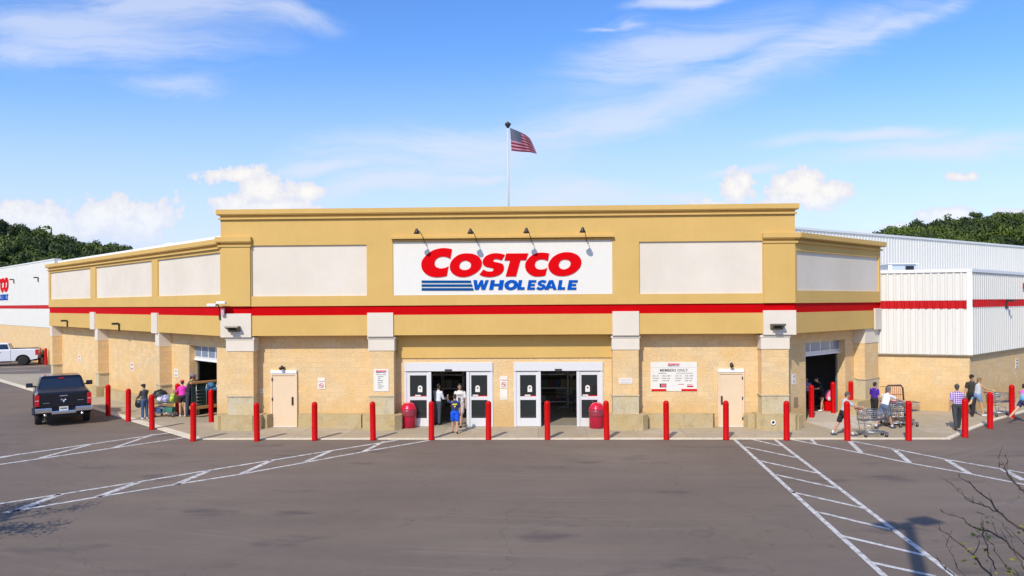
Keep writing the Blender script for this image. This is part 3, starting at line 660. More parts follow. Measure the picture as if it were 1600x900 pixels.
# ---- cream service doors
def sdoor(x0, x1, handle_px, label):
    a, b = FR.sx(x0, 630, WIN), FR.sx(x1, 630, WIN)
    d = MB().box(FR, a, b, WIN+.002, WIN+.06, .03, 2.12).build('service_door', M_door, store, bevel=.006)
    fr_ = MB().box(FR, a-.07, a, WIN, WIN+.09, .03, 2.19).box(FR, b, b+.07, WIN, WIN+.09, .03, 2.19).box(FR, a, b, WIN, WIN+.09, 2.125, 2.19)
    fr_.build('door_frame', M_door, d)
    h = FR.sx(handle_px, 630, WIN)
    MB().box(FR, h-.03, h+.03, WIN+.06, WIN+.10, .92, 1.25).box(FR, h-.015, h+.015, WIN+.10, WIN+.13, .95, 1.22).build('handle', M_dark, d)
    for z in (.3, 1.1, 1.9):
        xx = b if handle_px < (x0+x1)/2 else a
        MB().box(FR, xx-.02, xx+.02, WIN+.06, WIN+.098, z, z+.12).build('hinge', M_dark, d)
    MB().box(FR, a-.02, b+.02, WIN+.06, WIN+.075, .03, .06).build('sill', M_alu, d)
    MB().prism(Frame(FR.p(0, 0, 0), FR.d, FR.n), [(a-.06, WIN), (b+.06, WIN), (b+.06, WIN+.11), (a-.06, WIN+.11)], 2.20, 2.33).build('door_hood', M_white, d, bevel=.01)
sdoor(426.5, 462.5, 458, ''); sdoor(1124, 1159.5, 1127, '')

# ---- automatic sliding doors
def autodoor(h, lx, rx):
    a0, a1, _, z1 = h; o = WIN
    f = MB()
    f.box(FR, a0, a1, o-.3, o+.06, 2.27, z1)                     # operator header
    f.box(FR, a0, a0+.09, o-.3, o+.03, .03, 2.27).box(FR, a1-.09, a1, o-.3, o+.03, .03, 2.27)
    d = f.build('automatic_door', M_alu, store, bevel=.006)
    MB().box(FR, (a0+a1)/2-.14, (a0+a1)/2+.14, o+.06, o+.10, 2.29, 2.35).build('motion_sensor', M_black, d)
    for side, (x0, x1) in enumerate((lx, rx)):
        b0, b1 = FR.sx(x0, 610, o), FR.sx(x1, 610, o)
        wd = b1-b0; g = MB(); t = .115
        # leaf: stiles, mid rail, bottom rail and a slightly set back second stile of the fixed light
        gl0, gl1 = (b0+.17, b1-.19) if side == 0 else (b0+.19, b1-.17)
        g.box(FR, b0, gl0, o-.06, o+.0, .04, 2.24).box(FR, gl1, b1, o-.06, o+.0, .04, 2.24)
        g.box(FR, gl0, gl1, o-.06, o, .04, .37).box(FR, gl0, gl1, o-.06, o, 1.10, 1.24).box(FR, gl0, gl1, o-.06, o, 2.10, 2.24)
        if side == 0: g.box(FR, b1-.12, b1, o+.003, o+.045, .04, 2.24)
        else: g.box(FR, b0, b0+.12, o+.003, o+.045, .04, 2.24)
        leaf = g.build('door_leaf', M_alu, d, bevel=.004)
        # panes
        MB().box(FR, gl0, gl1, o-.04, o-.03, .37, 1.10).build('glass_pane', M_glass, d)
        MB().box(FR, gl0, gl1, o-.04, o-.03, 1.24, 2.10).build('glass_pane', M_glass, d)
        c = (gl0+gl1)/2 + (.07 if side == 0 else -.07)
        arch = [(c-.09, 1.42), (c+.09, 1.42), (c+.09, 1.60)]+[(c+.09*cos(t_), 1.60+.09*sin(t_)) for t_ in [pi*k/8 for k in range(1, 8)]]+[(c-.09, 1.60)]
        MB().plate(FR, arch, o-.029, o-.024).build('door_sticker', M_sign, d)
        MB().plate(FR, [(c+.035*cos(2*pi*k/10), 1.585+.035*sin(2*pi*k/10)) for k in range(10)], o-.023, o-.020).build('sticker_dot', M_black, d)
        MB().box(FR, gl0+.15, gl1-.02, o-.029, o-.025, 1.245, 1.275).build('red_decal', M_logored, d)
        MB().box(FR, c-.2, c+.02, o-.024, o-.02, 1.26, 1.31).build('white_decal', M_sign, d)
autodoor(dl, (634, 674), (729, 768)); autodoor(dr, (806, 845), (901, 940))

# ================================================================== LOGO (own letter outlines)
def cr(pts, corners=(), n=4):
    """closed smooth outline through pts; indices in corners stay sharp"""
    out = []; N = len(pts)
    for i in range(N):
        p0, p1, p2, p3 = pts[i-1], pts[i], pts[(i+1) % N], pts[(i+2) % N]
        if i in corners: p0 = p1
        if (i+1) % N in corners: p3 = p2
        if i in corners and (i+1) % N in corners: out.append(p1); continue
        for k in range(n):
            t = k/n
            out.append(tuple(.5*((2*b)+(-a+c)*t+(2*a-5*b+4*c-d)*t*t+(-a+3*b-3*c+d)*t**3) for a, b, c, d in zip(p0, p1, p2, p3)))
    return out
def A_(l): return [(650+x/11.25, 380+y/11.25) for x, y in l]
def B_(l): return [(780+x/11.25, 380+y/11.25) for x, y in l]
LET = []
c = A_([(632,105),(560,90),(480,85),(400,95),(300,125),(210,185),(140,255),(100,330),(95,400),(115,470),(170,535),(240,575),(320,595),(400,597),(480,588),(540,575),(572,405),(520,430),(440,443),(380,430),(340,400),(325,350),(340,300),(380,260),(430,240),(490,235),(550,248),(603,275)])
LET.append(('red', [cr(c, (0, 15, 16, 27))]))
LET.append(('red', [cr(A_([(905,178),(1000,188),(1090,225),(1140,285),(1158,350),(1140,425),(1090,490),(1010,545),(920,583),(820,595),(730,580),(650,535),(605,475),(595,400),(615,330),(670,260),(750,205),(830,182)])),
    cr(A_([(880,305),(935,325),(966,370),(960,420),(925,455),(860,472),(800,460),(765,425),(765,380),(790,335),(835,310)]))]))
LET.append(('red', [cr(A_([(1115,550),(1185,460),(1240,490),(1300,497),(1345,490),(1362,460),(1350,440),(1290,428),(1230,412),(1185,380),(1170,330),(1190,270),(1240,220),(1320,185),(1400,175),(1470,180),(1530,192),(1562,208),(1505,300),(1470,290),(1420,278),(1375,282),(1355,300),(1365,320),(1410,335),(1480,348),(1530,375),(1545,430),(1530,490),(1480,545),(1400,580),(1300,595),(1200,585),(1140,565)]), (0, 1, 17, 18))]))
LET.append(('red', [B_([(122,180),(510,178),(470,298),(372,298),(295,583),(113,583),(192,305),(92,303)])]))
LET.append(('red', [cr(B_([(877,180),(820,170),(740,165),(660,175),(580,210),(510,270),(465,340),(455,410),(475,480),(530,540),(610,580),(690,585),(760,578),(812,565),(840,432),(790,455),(720,463),(660,445),(630,400),(628,360),(650,315),(700,290),(760,285),(810,295),(855,312)]), (0, 13, 14, 24))]))
LET.append(('red', [cr(B_([(1180,157),(1270,165),(1360,200),(1425,260),(1443,330),(1425,410),(1370,480),(1290,535),(1190,570),(1100,578),(1000,565),(920,520),(870,450),(862,380),(890,310),(950,240),(1030,190),(1110,165)])),
    cr(B_([(1160,287),(1220,300),(1252,340),(1248,390),(1210,435),(1140,460),(1080,445),(1048,400),(1050,355),(1080,310),(1120,290)]))]))
for y0, y1, x in ((655, 695, 968), (722, 762, 990), (788, 830, 1008)):
    LET.append(('navy', [A_([(100, y0), (x-6, y0), (x+6, y1), (100, y1)])]))
UL = {
 'W': ([(0,1),(.24,1),(.27,.42),(.47,1),(.63,1),(.66,.42),(.80,1),(1,1),(.76,0),(.52,0),(.49,.5),(.33,0),(.1,0)], []),
 'H': ([(0,0),(.3,0),(.3,.38),(.68,.38),(.68,0),(1,0),(1,1),(.68,1),(.68,.63),(.3,.63),(.3,1),(0,1)], []),
 'L': ([(0,0),(1,0),(1,.27),(.46,.27),(.46,1),(0,1)], []),
 'E': ([(0,0),(1,0),(1,.24),(.4,.24),(.4,.39),(.9,.39),(.9,.61),(.4,.61),(.4,.76),(1,.76),(1,1),(0,1)], []),
 'A': ([(0,0),(.32,0),(.39,.18),(.68,.18),(.70,0),(1,0),(.72,1),(.38,1)], [(.46,.38),(.56,.72),(.62,.38)]),
 'S': ([(0,.08),(.12,.34),(.35,.24),(.55,.22),(.62,.3),(.5,.38),(.2,.45),(.04,.6),(.08,.82),(.3,.98),(.6,1.02),(.95,.93),(.84,.68),(.6,.76),(.42,.77),(.38,.7),(.5,.62),(.82,.54),(.98,.36),(.9,.14),(.65,0),(.35,-.03)], []),
 'O': ([(.5+.52*cos(2*pi*k/20), .5+.53*sin(2*pi*k/20)) for k in range(20)], [(.5+.2*cos(2*pi*k/14), .5+.24*sin(2*pi*k/14)) for k in range(14)])}
for ch, x0, x1 in (('W', -455, -185), ('H', -178, 55), ('O', 80, 312), ('L', 315, 440), ('E', 488, 622), ('S', 648, 808), ('A', 795, 1010), ('L', 1022, 1150), ('E', 1195, 1350)):
    o_, i_ = UL[ch]; sh = 0 if ch in 'WA' else 30
    f = lambda P: B_([(x0+(x1-x0)*x+sh*y, 818-170*y) for x, y in P])
    LET.append(('blue', [f(o_)]+([f(i_)] if i_ else [])))
def letter_mesh(name, loops, xf, m, parent, th=.03):
    cu = bpy.data.curves.new('c', 'CURVE'); cu.dimensions = '2D'; cu.fill_mode = 'BOTH'; cu.extrude = .5
    for lp_ in loops:
        s = cu.splines.new('POLY'); s.points.add(len(lp_)-1); s.use_cyclic_u = True
        for p, q in zip(s.points, lp_): p.co = (q[0]/100, -q[1]/100, 0, 1)
    t = bpy.data.objects.new('c', cu); COL.objects.link(t)
    dg = bpy.context.evaluated_depsgraph_get(); me = bpy.data.meshes.new_from_object(t.evaluated_get(dg)); bpy.data.objects.remove(t)
    inv = parent_world(parent).inverted()
    for v in me.vertices: v.co = inv @ xf(v.co.x*100, -v.co.y*100, (v.co.z+.5)*th)
    me.materials.clear(); me.materials.append(m); me.name = name
    bm = bmesh.new(); bm.from_mesh(me); bmesh.ops.recalc_face_normals(bm, faces=bm.faces); bm.to_mesh(me); bm.free()
    o = bpy.data.objects.new(name, me); COL.objects.link(o); o.parent = parent; return o
LM = {'red': M_logored, 'blue': M_logoblue, 'navy': M_logonavy}
sa, sb = FR.sx(614, 420), FR.sx(957, 420)
sign = empty('store_sign', FR.p((sa+sb)/2, -.07, 5.33), 'wide white sign panel with red COSTCO and blue WHOLESALE lettering over the entrance doors', 'sign')
MB().box(FR, sa+.004, sb-.004, -.068, -.03, 5.334, 7.466).build('sign_panel', M_sign, sign)
def xf_main(px, py, t):
    a, z = FR.hit(px, py, -.03); return FR.p(a, -.03+t, z)
def logo(parent, xf, th=.03):
    for k, loops in LET:
        letter_mesh('letter' if k != 'navy' else 'stripe_bar', loops, lambda a, b, t: xf(a, b, t*th/.03), LM[k], parent)
logo(sign, xf_main)
# the second logo on the long left wall
lsgn = empty('store_sign', L2.p(L2.sx(14, 450), 0, 5.5), 'red and blue store lettering on the white metal wall at the far left edge', 'sign')
e_a, e_z = L2.sx(14, 450), L2.z(8, 469)
SC = L2.z(8, 435)/100*0+(L2.z(8, 435)-e_z)/57
def xf_left(px, py, t): return L2.p(e_a+(908-px)*SC, .03+t, e_z+(453-py)*SC)
logo(lsgn, xf_left)
def mini_logo(parent, fr, a, z, w, out):
    s_ = w/250
    for k, loops in LET:
        letter_mesh('lettering', loops, lambda px, py, t: fr.p(a+(px-783)*s_, out+t*.1, z+(421-py)*s_), LM[k], parent)

# ================================================================== SIGNS
TXT = mat('sign_text', (.06, .06, .07), .6)
def board(name, label, fr, x0, x1, y0, y1, out, m=M_sign, th=.02):
    xm, ym = (x0+x1)/2, (y0+y1)/2
    a, b = sorted((fr.sx(x0, ym, out), fr.sx(x1, ym, out))); z0 = fr.z(xm, y1, out); z1 = fr.z(xm, y0, out)
    t = empty(name, fr.p((a+b)/2, out, z0), label, 'sign')
    MB().box(fr, a, b, out, out+th, z0, z1).build('board', m, t, bevel=.003)
    return t, a, b, z0, z1, out+th+.003
t, a, b, z0, z1, o = board('members_sign', 'large white MEMBERS ONLY hours sign on the block wall right of the entrances', FR, 1016.5, 1089, 565.5, 611, WIN)
mini_logo(t, FR, (a+b)/2, z1-.11, .46, o)
MB().box(FR, a+.02, b-.02, o-.002, o, z1-.225, z1-.215).build('rule', mat('rule_grey', (.5, .5, .5)), t)
text_mesh('lettering', 'MEMBERS ONLY', .155, TXT, FR, (a+b)/2, z1-.385, o, t, 'CENTER', .002)
W_ = b-a
text_mesh('lettering', 'WAREHOUSE', .055, TXT, FR, a+W_*.25, z1-.47, o, t, 'CENTER', .001)
text_mesh('lettering', 'GAS STATION & TIRE CENTER', .048, TXT, FR, a+W_*.73, z1-.47, o, t, 'CENTER', .001)
for i, (d, h) in enumerate((('MON - FRI', '10AM - 8:30PM'), ('SATURDAY', '9:30AM - 6PM'), ('SUNDAY', '10AM - 6PM'))):
    for q in (.04, .53):
        text_mesh('lettering', d, .055, TXT, FR, a+W_*q, z1-.575-.095*i, o, t, 'LEFT', .001)
        text_mesh('lettering', h, .055, TXT, FR, a+W_*(q+.20), z1-.575-.095*i, o, t, 'LEFT', .001)
MB().box(FR, a+.36, a+.62, o-.001, o+.002, z0+.15, z0+.30).build('card_symbol', M_black, t)
MB().box(FR, a+.41, a+.60, o+.002, o+.004, z0+.17, z0+.28).build('card_symbol', mat('pink_red', (.7, .12, .16), .5), t)
MB().box(FR, b-.40, b-.15, o-.001, o+.002, z0+.16, z0+.22).box(FR, b-.40, b-.2, o-.001, o+.002, z0+.26, z0+.275).box(FR, b-.75, b-.52, o-.001, o+.002, z0+.26, z0+.28).build('card_symbol', mat('dark_red', (.5, .01, .05), .5), t)
for a_, b_ in ((a+.03, a+.62), (b-.62, b-.005)): MB().box(FR, a_, b_, o-.001, o+.003, z0+.005, z0+.085).build('red_band', M_logored, t)
# store notice on the second pilaster
t, a, b, z0, z1, o = board('notice_board', 'tall white notice with red heading on the pilaster left of the entrances', FR, 584, 607.5, 576.5, 611.5, -.10)
mini_logo(t, FR, (a+b)/2, z1-.1, .42, o)
text_mesh('lettering', 'ITEMS NOT ALLOWED', .04, TXT, FR, (a+b)/2, z1-.24, o, t, 'CENTER', .001)
for i, s in enumerate(('WEAPONS', 'PETS', 'SMOKING', 'BICYCLES', 'FOOD', 'SOLICITING', 'FILMING')):
    text_mesh('lettering', s, .045, TXT, FR, a+.17, z1-.32-.075*i, o, t, 'LEFT', .0015)
def nosmoke(name, label, x0, x1, y0, y1):
    t, a, b, z0, z1, o = board(name, label, FR, x0, x1, y0, y1, WIN)
    c = (a+b)/2; zc = z0+.14; ring = MB(); n = 20
    P = [(c+r*cos(2*pi*k/n), o, zc+r*sin(2*pi*k/n)) for r in (.10, .078) for k in range(n)]
    ring.add(FR, P, [(k, (k+1) % n, n+(k+1) % n, n+k) for k in range(n)])
    ring.plate(FR, [(c-.07, zc+.045), (c-.05, zc+.065), (c+.07, zc-.045), (c+.05, zc-.065)], o-.001, o)
    ring.build('prohibition_ring', mat('ring_red', (.55, .05, .07), .5), t)
    MB().box(FR, c-.05, c+.05, o-.002, o-.001, zc-.01, zc+.012).build('cigarette', TXT, t)
    text_mesh('lettering', 'NO SMOKING', .05, mat('ring_red', (.5, .05, .05)), FR, c, z1-.17, o, t, 'CENTER', .0015, sx=.85)
nosmoke('no_smoking_sign', 'small white no smoking sign on the block wall right of the left service door', 496.5, 508, 590, 608)
nosmoke('no_smoking_sign', 'small white no smoking sign on the wall between the two sliding entrances', 781.5, 793, 588, 606)
t, a, b, z0, z1, o = board('notice', 'pale notice just below the no smoking sign between the two entrances', FR, 781.5, 793, 608, 624.5, WIN)
MB().box(FR, a+.05, b-.05, o-.001, o, z0+.06, z0+.10).build('printed_bar', mat('pale_yellow', (.7, .6, .3)), t)
t, a, b, z0, z1, o = board('notice', 'small wide white notice on the pilaster right of the entrances', FR, 967, 988, 590.5, 599.5, -.10)
for i in range(3): MB().box(FR, a+.05, b-.05, o-.001, o, z0+.05+.055*i, z0+.065+.055*i).build('printed_line', mat('print_pink', (.6, .4, .42)), t)
def small(label, fr, x, y, w, h, out, col, cname, rows=2):
    t, a, b, z0, z1, o = board('small_sign', label, fr, x-w/2, x+w/2, y-h/2, y+h/2, out)
    g = MB()
    for i in range(rows):
        zz = z0+(z1-z0)*(i+.35)/rows; g.box(fr, a+(b-a)*.2, b-(b-a)*.2, o-.001, o+.001, zz, zz+(z1-z0)*.32/rows)
    g.build('printed_mark', mat(cname, col, .5), t)
small('narrow red lettered parking sign high on the left wing wall nearest its far end', LW, 124.5, 560, 4, 10, WIN, (.6, .03, .05), 'mark_red')
small('narrow red lettered parking sign on the left wing wall between its two middle pilasters', LW, 207, 573, 4.5, 13, WIN, (.6, .03, .05), 'mark_red')
small('white sign beside the left roll up door above the red bollard', LW, 275.5, 583, 6, 13, WIN, (.4, .4, .45), 'mark_grey')
small('pale lilac notice on the wall left of the right roll up door', RW, 1240, 592, 6, 16, -.12, (.5, .4, .6), 'mark_lilac')
small('pale lilac notice on the wall right of the right roll up door', RW, 1338, 580, 6, 12, WIN, (.5, .4, .6), 'mark_lilac')
small('red and dark sign on the block wall under the far right metal wall', KW, 1588.5, 568, 4, 15, -.05, (.35, .03, .05), 'mark_darkred', 3)
small('grey doorbell plate on the wall left of the left service door', FR, 409.5, 611, 5, 7, WIN, (.35, .35, .36), 'mark_plate', 1)

# ================================================================== LAMPS AND FITTINGS
def gooseneck(label, fr, hx, hy, bx, by, group, out0=.12, reach=.75):
    a1, z1 = fr.hit(bx, by, out0); h = onplane(hx, hy, fr.p(0, reach, 0), fr.n)-fr.o
    a0, z0 = h.dot(fr.d), h.z
    t = empty('sign_lamp', fr.p(a1, out0, z1), label, 'lamp', group)
    P = [fr.p(a1, -.02, z1-.02), fr.p(a1, out0, z1)]
    for k in range(1, 9):
        q = k/8; P.append(fr.p(a1+(a0-a1)*(q**1.2), out0+(reach-out0)*(q**1.5), z1+(z0-z1)*sin(q*pi/2)))
    MB().tube([tuple(p) for p in P], .014, 8).build('arm', M_dark, t)
    e = P[-1]; d = (fr.n*-.2+Vector((0, 0, -1))).normalized()
    MB().tube([tuple(e-d*.05), tuple(e), tuple(e+d*.06), tuple(e+d*.15)], [.03, .06, .08, .13], 12).build('shade', M_dark, t)
    MB().ell(tuple(e+d*.13), (.05, .05, .04)).build('bulb', M_sign, t)
gl = ['leftmost', 'second from left', 'third from left', 'rightmost']
for i, (hx, hy, bx, by) in enumerate(((651, 359, 663, 378), (735, 359, 745, 378), (822.5, 358, 830, 376), (910.5, 357, 916.5, 375))):
    gooseneck(f'black gooseneck lamp, {gl[i]} of the four over the entrance sign', FR, hx, hy, bx, by, 'gooseneck lamps over the entrance sign')
def wallpack(label, fr, x, y, out, w=.5, group=None):
    a, z = fr.hit(x, y, out); t = empty('wall_lamp', fr.p(a, out, z), label, 'lamp', group)
    mb = MB(); P = []
    for s_ in (-w/2, w/2): P += [(a+s_, out, z-.10), (a+s_, out, z+.12), (a+s_*1.05, out+.30, z+.14), (a+s_*1.05, out+.32, z+.08), (a+s_*.8, out+.12, z-.04)]
    mb.add(fr, P, [tuple(range(5)), tuple(range(5, 10))]+[(i, (i+1) % 5, 5+(i+1) % 5, 5+i) for i in range(5)])
    mb.build('housing', mat('lamp_bronze', (.13, .115, .085), .45, metal=.3), t)
    MB().box(fr, a-w*.3, a+w*.3, out+.13, out+.28, z-.045, z-.02).build('lens', M_black, t)
wallpack('dark wedge shaped wall lamp on the cream cap at the left corner of the front', FR, 366, 514.5, .03)
wallpack('dark wedge shaped wall lamp on the cream cap at the right corner of the front', FR, 1213.5, 511, .03)
def armlamp(label, fr, x, y, out, s=1, m=M_dark):
    a, z = fr.hit(x, y, out); t = empty('wall_lamp', fr.p(a, out, z), label, 'lamp')
    MB().box(fr, a-.06*s, a+.06*s, out, out+.06, z-.3*s, z+.08*s).build('bracket', m, t)
    MB().box(fr, a-.1*s, a+.1*s, out+.06, out+.36*s, z+.02*s, z+.13*s).build('housing', m, t, bevel=.015)
armlamp('dark arm lamp on the left wing tan fascia, the farther one from the entrance', LW, 106, 503, -.03)
armlamp('dark arm lamp on the left wing tan fascia, the nearer one to the entrance', LW, 187, 508, -.03)
armlamp('dark lamp on the red stripe of the far right metal wall', KW, 1572, 472, .04)
armlamp('small red topped lamp at the right edge of the far right metal wall', KW, 1599, 444, .04, .8, M_logored)
for x, y, l in ((22, 438, 'tiny dark lamp on the white metal wall beside the cut off lettering'), (60, 435, 'tiny dark lamp on the white metal wall near the left wing end')):
    armlamp(l, L2, x, y, .03, 1.0)
for x, y, l in ((443.5, 574.5, 'left'), (1142, 570, 'right')):
    a, z = FR.hit(x, y, WIN); t = empty('door_lamp', FR.p(a, WIN, z), f'small dark lamp head mounted above the {l} cream service door', 'lamp')
    MB().box(FR, a-.04, a+.04, WIN, WIN+.08, z-.06, z+.04).build('bracket', M_dark, t)
    MB().tube([tuple(FR.p(a, WIN+.06, z)), tuple(FR.p(a-.02, WIN+.16, z+.05)), tuple(FR.p(a-.03, WIN+.28, z-.02))], [.03, .055, .075], 10).build('head', M_dark, t)
# twin white flood lights on the left front corner
a, z = FR.hit(349, 476, .35); t = empty('flood_light', FR.p(aL, .05, z-.5), 'pair of white flood lights at the left front corner beside the red stripe', 'lamp')
MB().tube([tuple(FR.p(aL-.02, .04, z-.62)), tuple(FR.p(aL-.02, .1, z-.1)), tuple(FR.p(aL-.02, .3, z+.02))], .025, 8).build('bracket', M_dark, t)
for sx_, dz in ((-.23, -.02), (.15, .07)):
    MB().prism(Frame(FR.p(aL+sx_, .3, z+dz), FR.d, FR.n), [(-.18, -.08), (.18, -.08), (.18, .10), (-.18, .10)], -.05, .06).build('head', M_white, t, bevel=.03)
MB().box(FR, aL+.06, aL+.18, .05, .16, z-.42, z-.14).build('sensor', mat('pinkish', (.6, .35, .4), .5), t)
# drain outlet on the right plinth
a, z = FR.hit(1208, 660, .32); t = empty('drain_outlet', FR.p(a, .32, z), 'round white drain pipe outlet in the plinth near the right corner of the front', 'pipe')
MB().lathe((a, .0, z), [(.075, .3), (.095, .36), (.07, .36), (.055, .345), (.055, .325)], 16, 'Y', FR).build('pipe_collar', M_white, t)
MB().lathe((a, 0, z), [(.052, .315), (.052, .335)], 16, 'Y', FR).build('pipe_opening', M_black, t)
# rooftop unit seen over the left wing, and an air handler on the annex roof
p = LW.p(LW.sx(222, 386, -3), -4.5, 0)
t = empty('roof_vent', (p.x, p.y, 6.9), 'rounded white roof vent showing above the parapet of the left wing', 'vent')
vz = CAMH + (p-EYE).dot(FW)*(475-384)/FPX
MB().tube([(p.x-.55, p.y+.5, vz-.25), (p.x-.2, p.y+.2, vz-.02), (p.x+.4, p.y-.3, vz-.02), (p.x+.8, p.y-.65, vz-.25)], [.12, .28, .28, .12], 10).build('cowl', M_white, t)
MB().box(WF, p.x-.4, p.x+.4, p.y-.4, p.y+.4, 6.9, vz-.2).build('vent_curb', M_white, t)
p = EYE+ray(1401, 420)*42
t = empty('roof_unit', (p.x, p.y, 6.0), 'white and grey air conditioning unit on the annex roof against the higher metal wall', 'air conditioner')
MB().box(WF, p.x-.75, p.x+.75, p.y-.7, p.y+.7, 5.98, p.z+.22).build('casing', mat('unit_casing', (.55, .62, .68), .4, metal=.2), t, bevel=.02)
MB().box(WF, p.x+.15, p.x+.6, p.y-.74, p.y-.70, p.z-.2, p.z+.12).build('grille', M_black, t)
MB().box(WF, p.x-.85, p.x+.85, p.y-.8, p.y+.8, p.z+.22, p.z+.28).box(WF, p.x-.82, p.x-.6, p.y-.75, p.y-.71, 6, p.z+.2).build('lid', M_white, t)

# ================================================================== FLAG
fy = 34.0
def FP(px, py, dy=0): return onplane(px, py, (0, fy+dy, 0), Vector((0, 1, 0)))
pb = FP(793.5, 330); pt_ = FP(794.5, 194); px_ = (pb.x+pt_.x)/2
fp = empty('flagpole', (px_, fy, 6.9), 'tall white flagpole rising behind the parapet of the front', 'flagpole')
MB().tube([(px_, fy, 6.9), (px_, fy, pt_.z-.1)], [.05, .04], 12).build('pole', mat('pole_grey', (.55, .55, .53), .5), fp)
MB().lathe((px_, fy, pt_.z), [(.05, -.18), (.14, -.02), (.15, .02), (.06, .08), (.02, .12)], 14).build('truck_cap', M_dark, fp)
mf = bpy.data.materials.new('flag_cloth'); mf.use_nodes = True
def flagmat():
    nt = mf.node_tree; N = nt.nodes; L = nt.links; b = N['Principled BSDF']; b.inputs['Roughness'].default_value = .8
    uv = N.new('ShaderNodeUVMap'); sp = N.new('ShaderNodeSeparateXYZ'); L.new(uv.outputs[0], sp.inputs[0])
    def m(op, a, b_=None):
        n = N.new('ShaderNodeMath'); n.operation = op
        for i, v in enumerate((a, b_)):
            if v is None: continue
            if isinstance(v, (int, float)): n.inputs[i].default_value = v
            else: L.new(v, n.inputs[i])
        return n.outputs[0]
    U_, V_ = sp.outputs[0], sp.outputs[1]
    st = m('LESS_THAN', m('MODULO', m('MULTIPLY', V_, 13), 2), 1)     # stripe 0 (bottom) is red
    can = m('MULTIPLY', m('LESS_THAN', U_, .4), m('GREATER_THAN', V_, 6/13))
    def dots(nx, ny, ox, oy):
        fx = m('SUBTRACT', m('FRACT', m('ADD', m('MULTIPLY', U_, nx/.4), ox)), .5); fy_ = m('SUBTRACT', m('FRACT', m('ADD', m('MULTIPLY', m('SUBTRACT', V_, 6/13), ny/(7/13)), oy)), .5)
        return m('LESS_THAN', m('ADD', m('MULTIPLY', fx, fx), m('MULTIPLY', fy_, fy_)), .085)
    star = m('MAXIMUM', dots(6, 5, 0, 0), dots(6, 5, .5, .5))
    def mix(f, a, c):
        n = N.new('ShaderNodeMixRGB'); L.new(f, n.inputs[0])
        for i, v in ((1, a), (2, c)):
            if isinstance(v, tuple): n.inputs[i].default_value = (*v, 1)
            else: L.new(v, n.inputs[i])
        return n.outputs[0]
    c = mix(st, (.42, .19, .26), (.13, .001, .015)); cc = mix(star, (.006, .010, .035), (.16, .18, .24)); c = mix(can, c, cc)
    L.new(c, b.inputs['Base Color'])
flagmat()
top = [(797, 199.5), (805, 203), (814, 207), (822, 211), (828, 216), (831, 222)]
bot = [(799, 235.5), (808, 236.5), (818, 237.5), (826, 238), (833, 238.5), (839, 240)]
mb = MB(); nu, nv = 30, 16; P = []
def lerp(l, t):
    t *= len(l)-1; i = min(int(t), len(l)-2); f = t-i; return (l[i][0]*(1-f)+l[i+1][0]*f, l[i][1]*(1-f)+l[i+1][1]*f)
for i in range(nu+1):
    for j in range(nv+1):
        u, v = i/nu, j/nv; a, b = lerp(bot, u), lerp(top, u)
        x, y = a[0]*(1-v)+b[0]*v, a[1]*(1-v)+b[1]*v
        y += .5*sin(u*9+v*2)*u
        P.append(tuple(FP(x, y, -.35*u*sin(u*8+v*1.5)-.05)))
mb.add(WF, P, [(i*(nv+1)+j, (i+1)*(nv+1)+j, (i+1)*(nv+1)+j+1, i*(nv+1)+j+1) for i in range(nu) for j in range(nv)], True)
fl = mb.build('flag', mf, fp, recalc=False)
uvl = fl.data.uv_layers[0]
for poly in fl.data.polygons:
    for li, vi in zip(poly.loop_indices, poly.vertices): uvl.data[li].uv = ((vi//(nv+1))/nu, (vi % (nv+1))/nv)

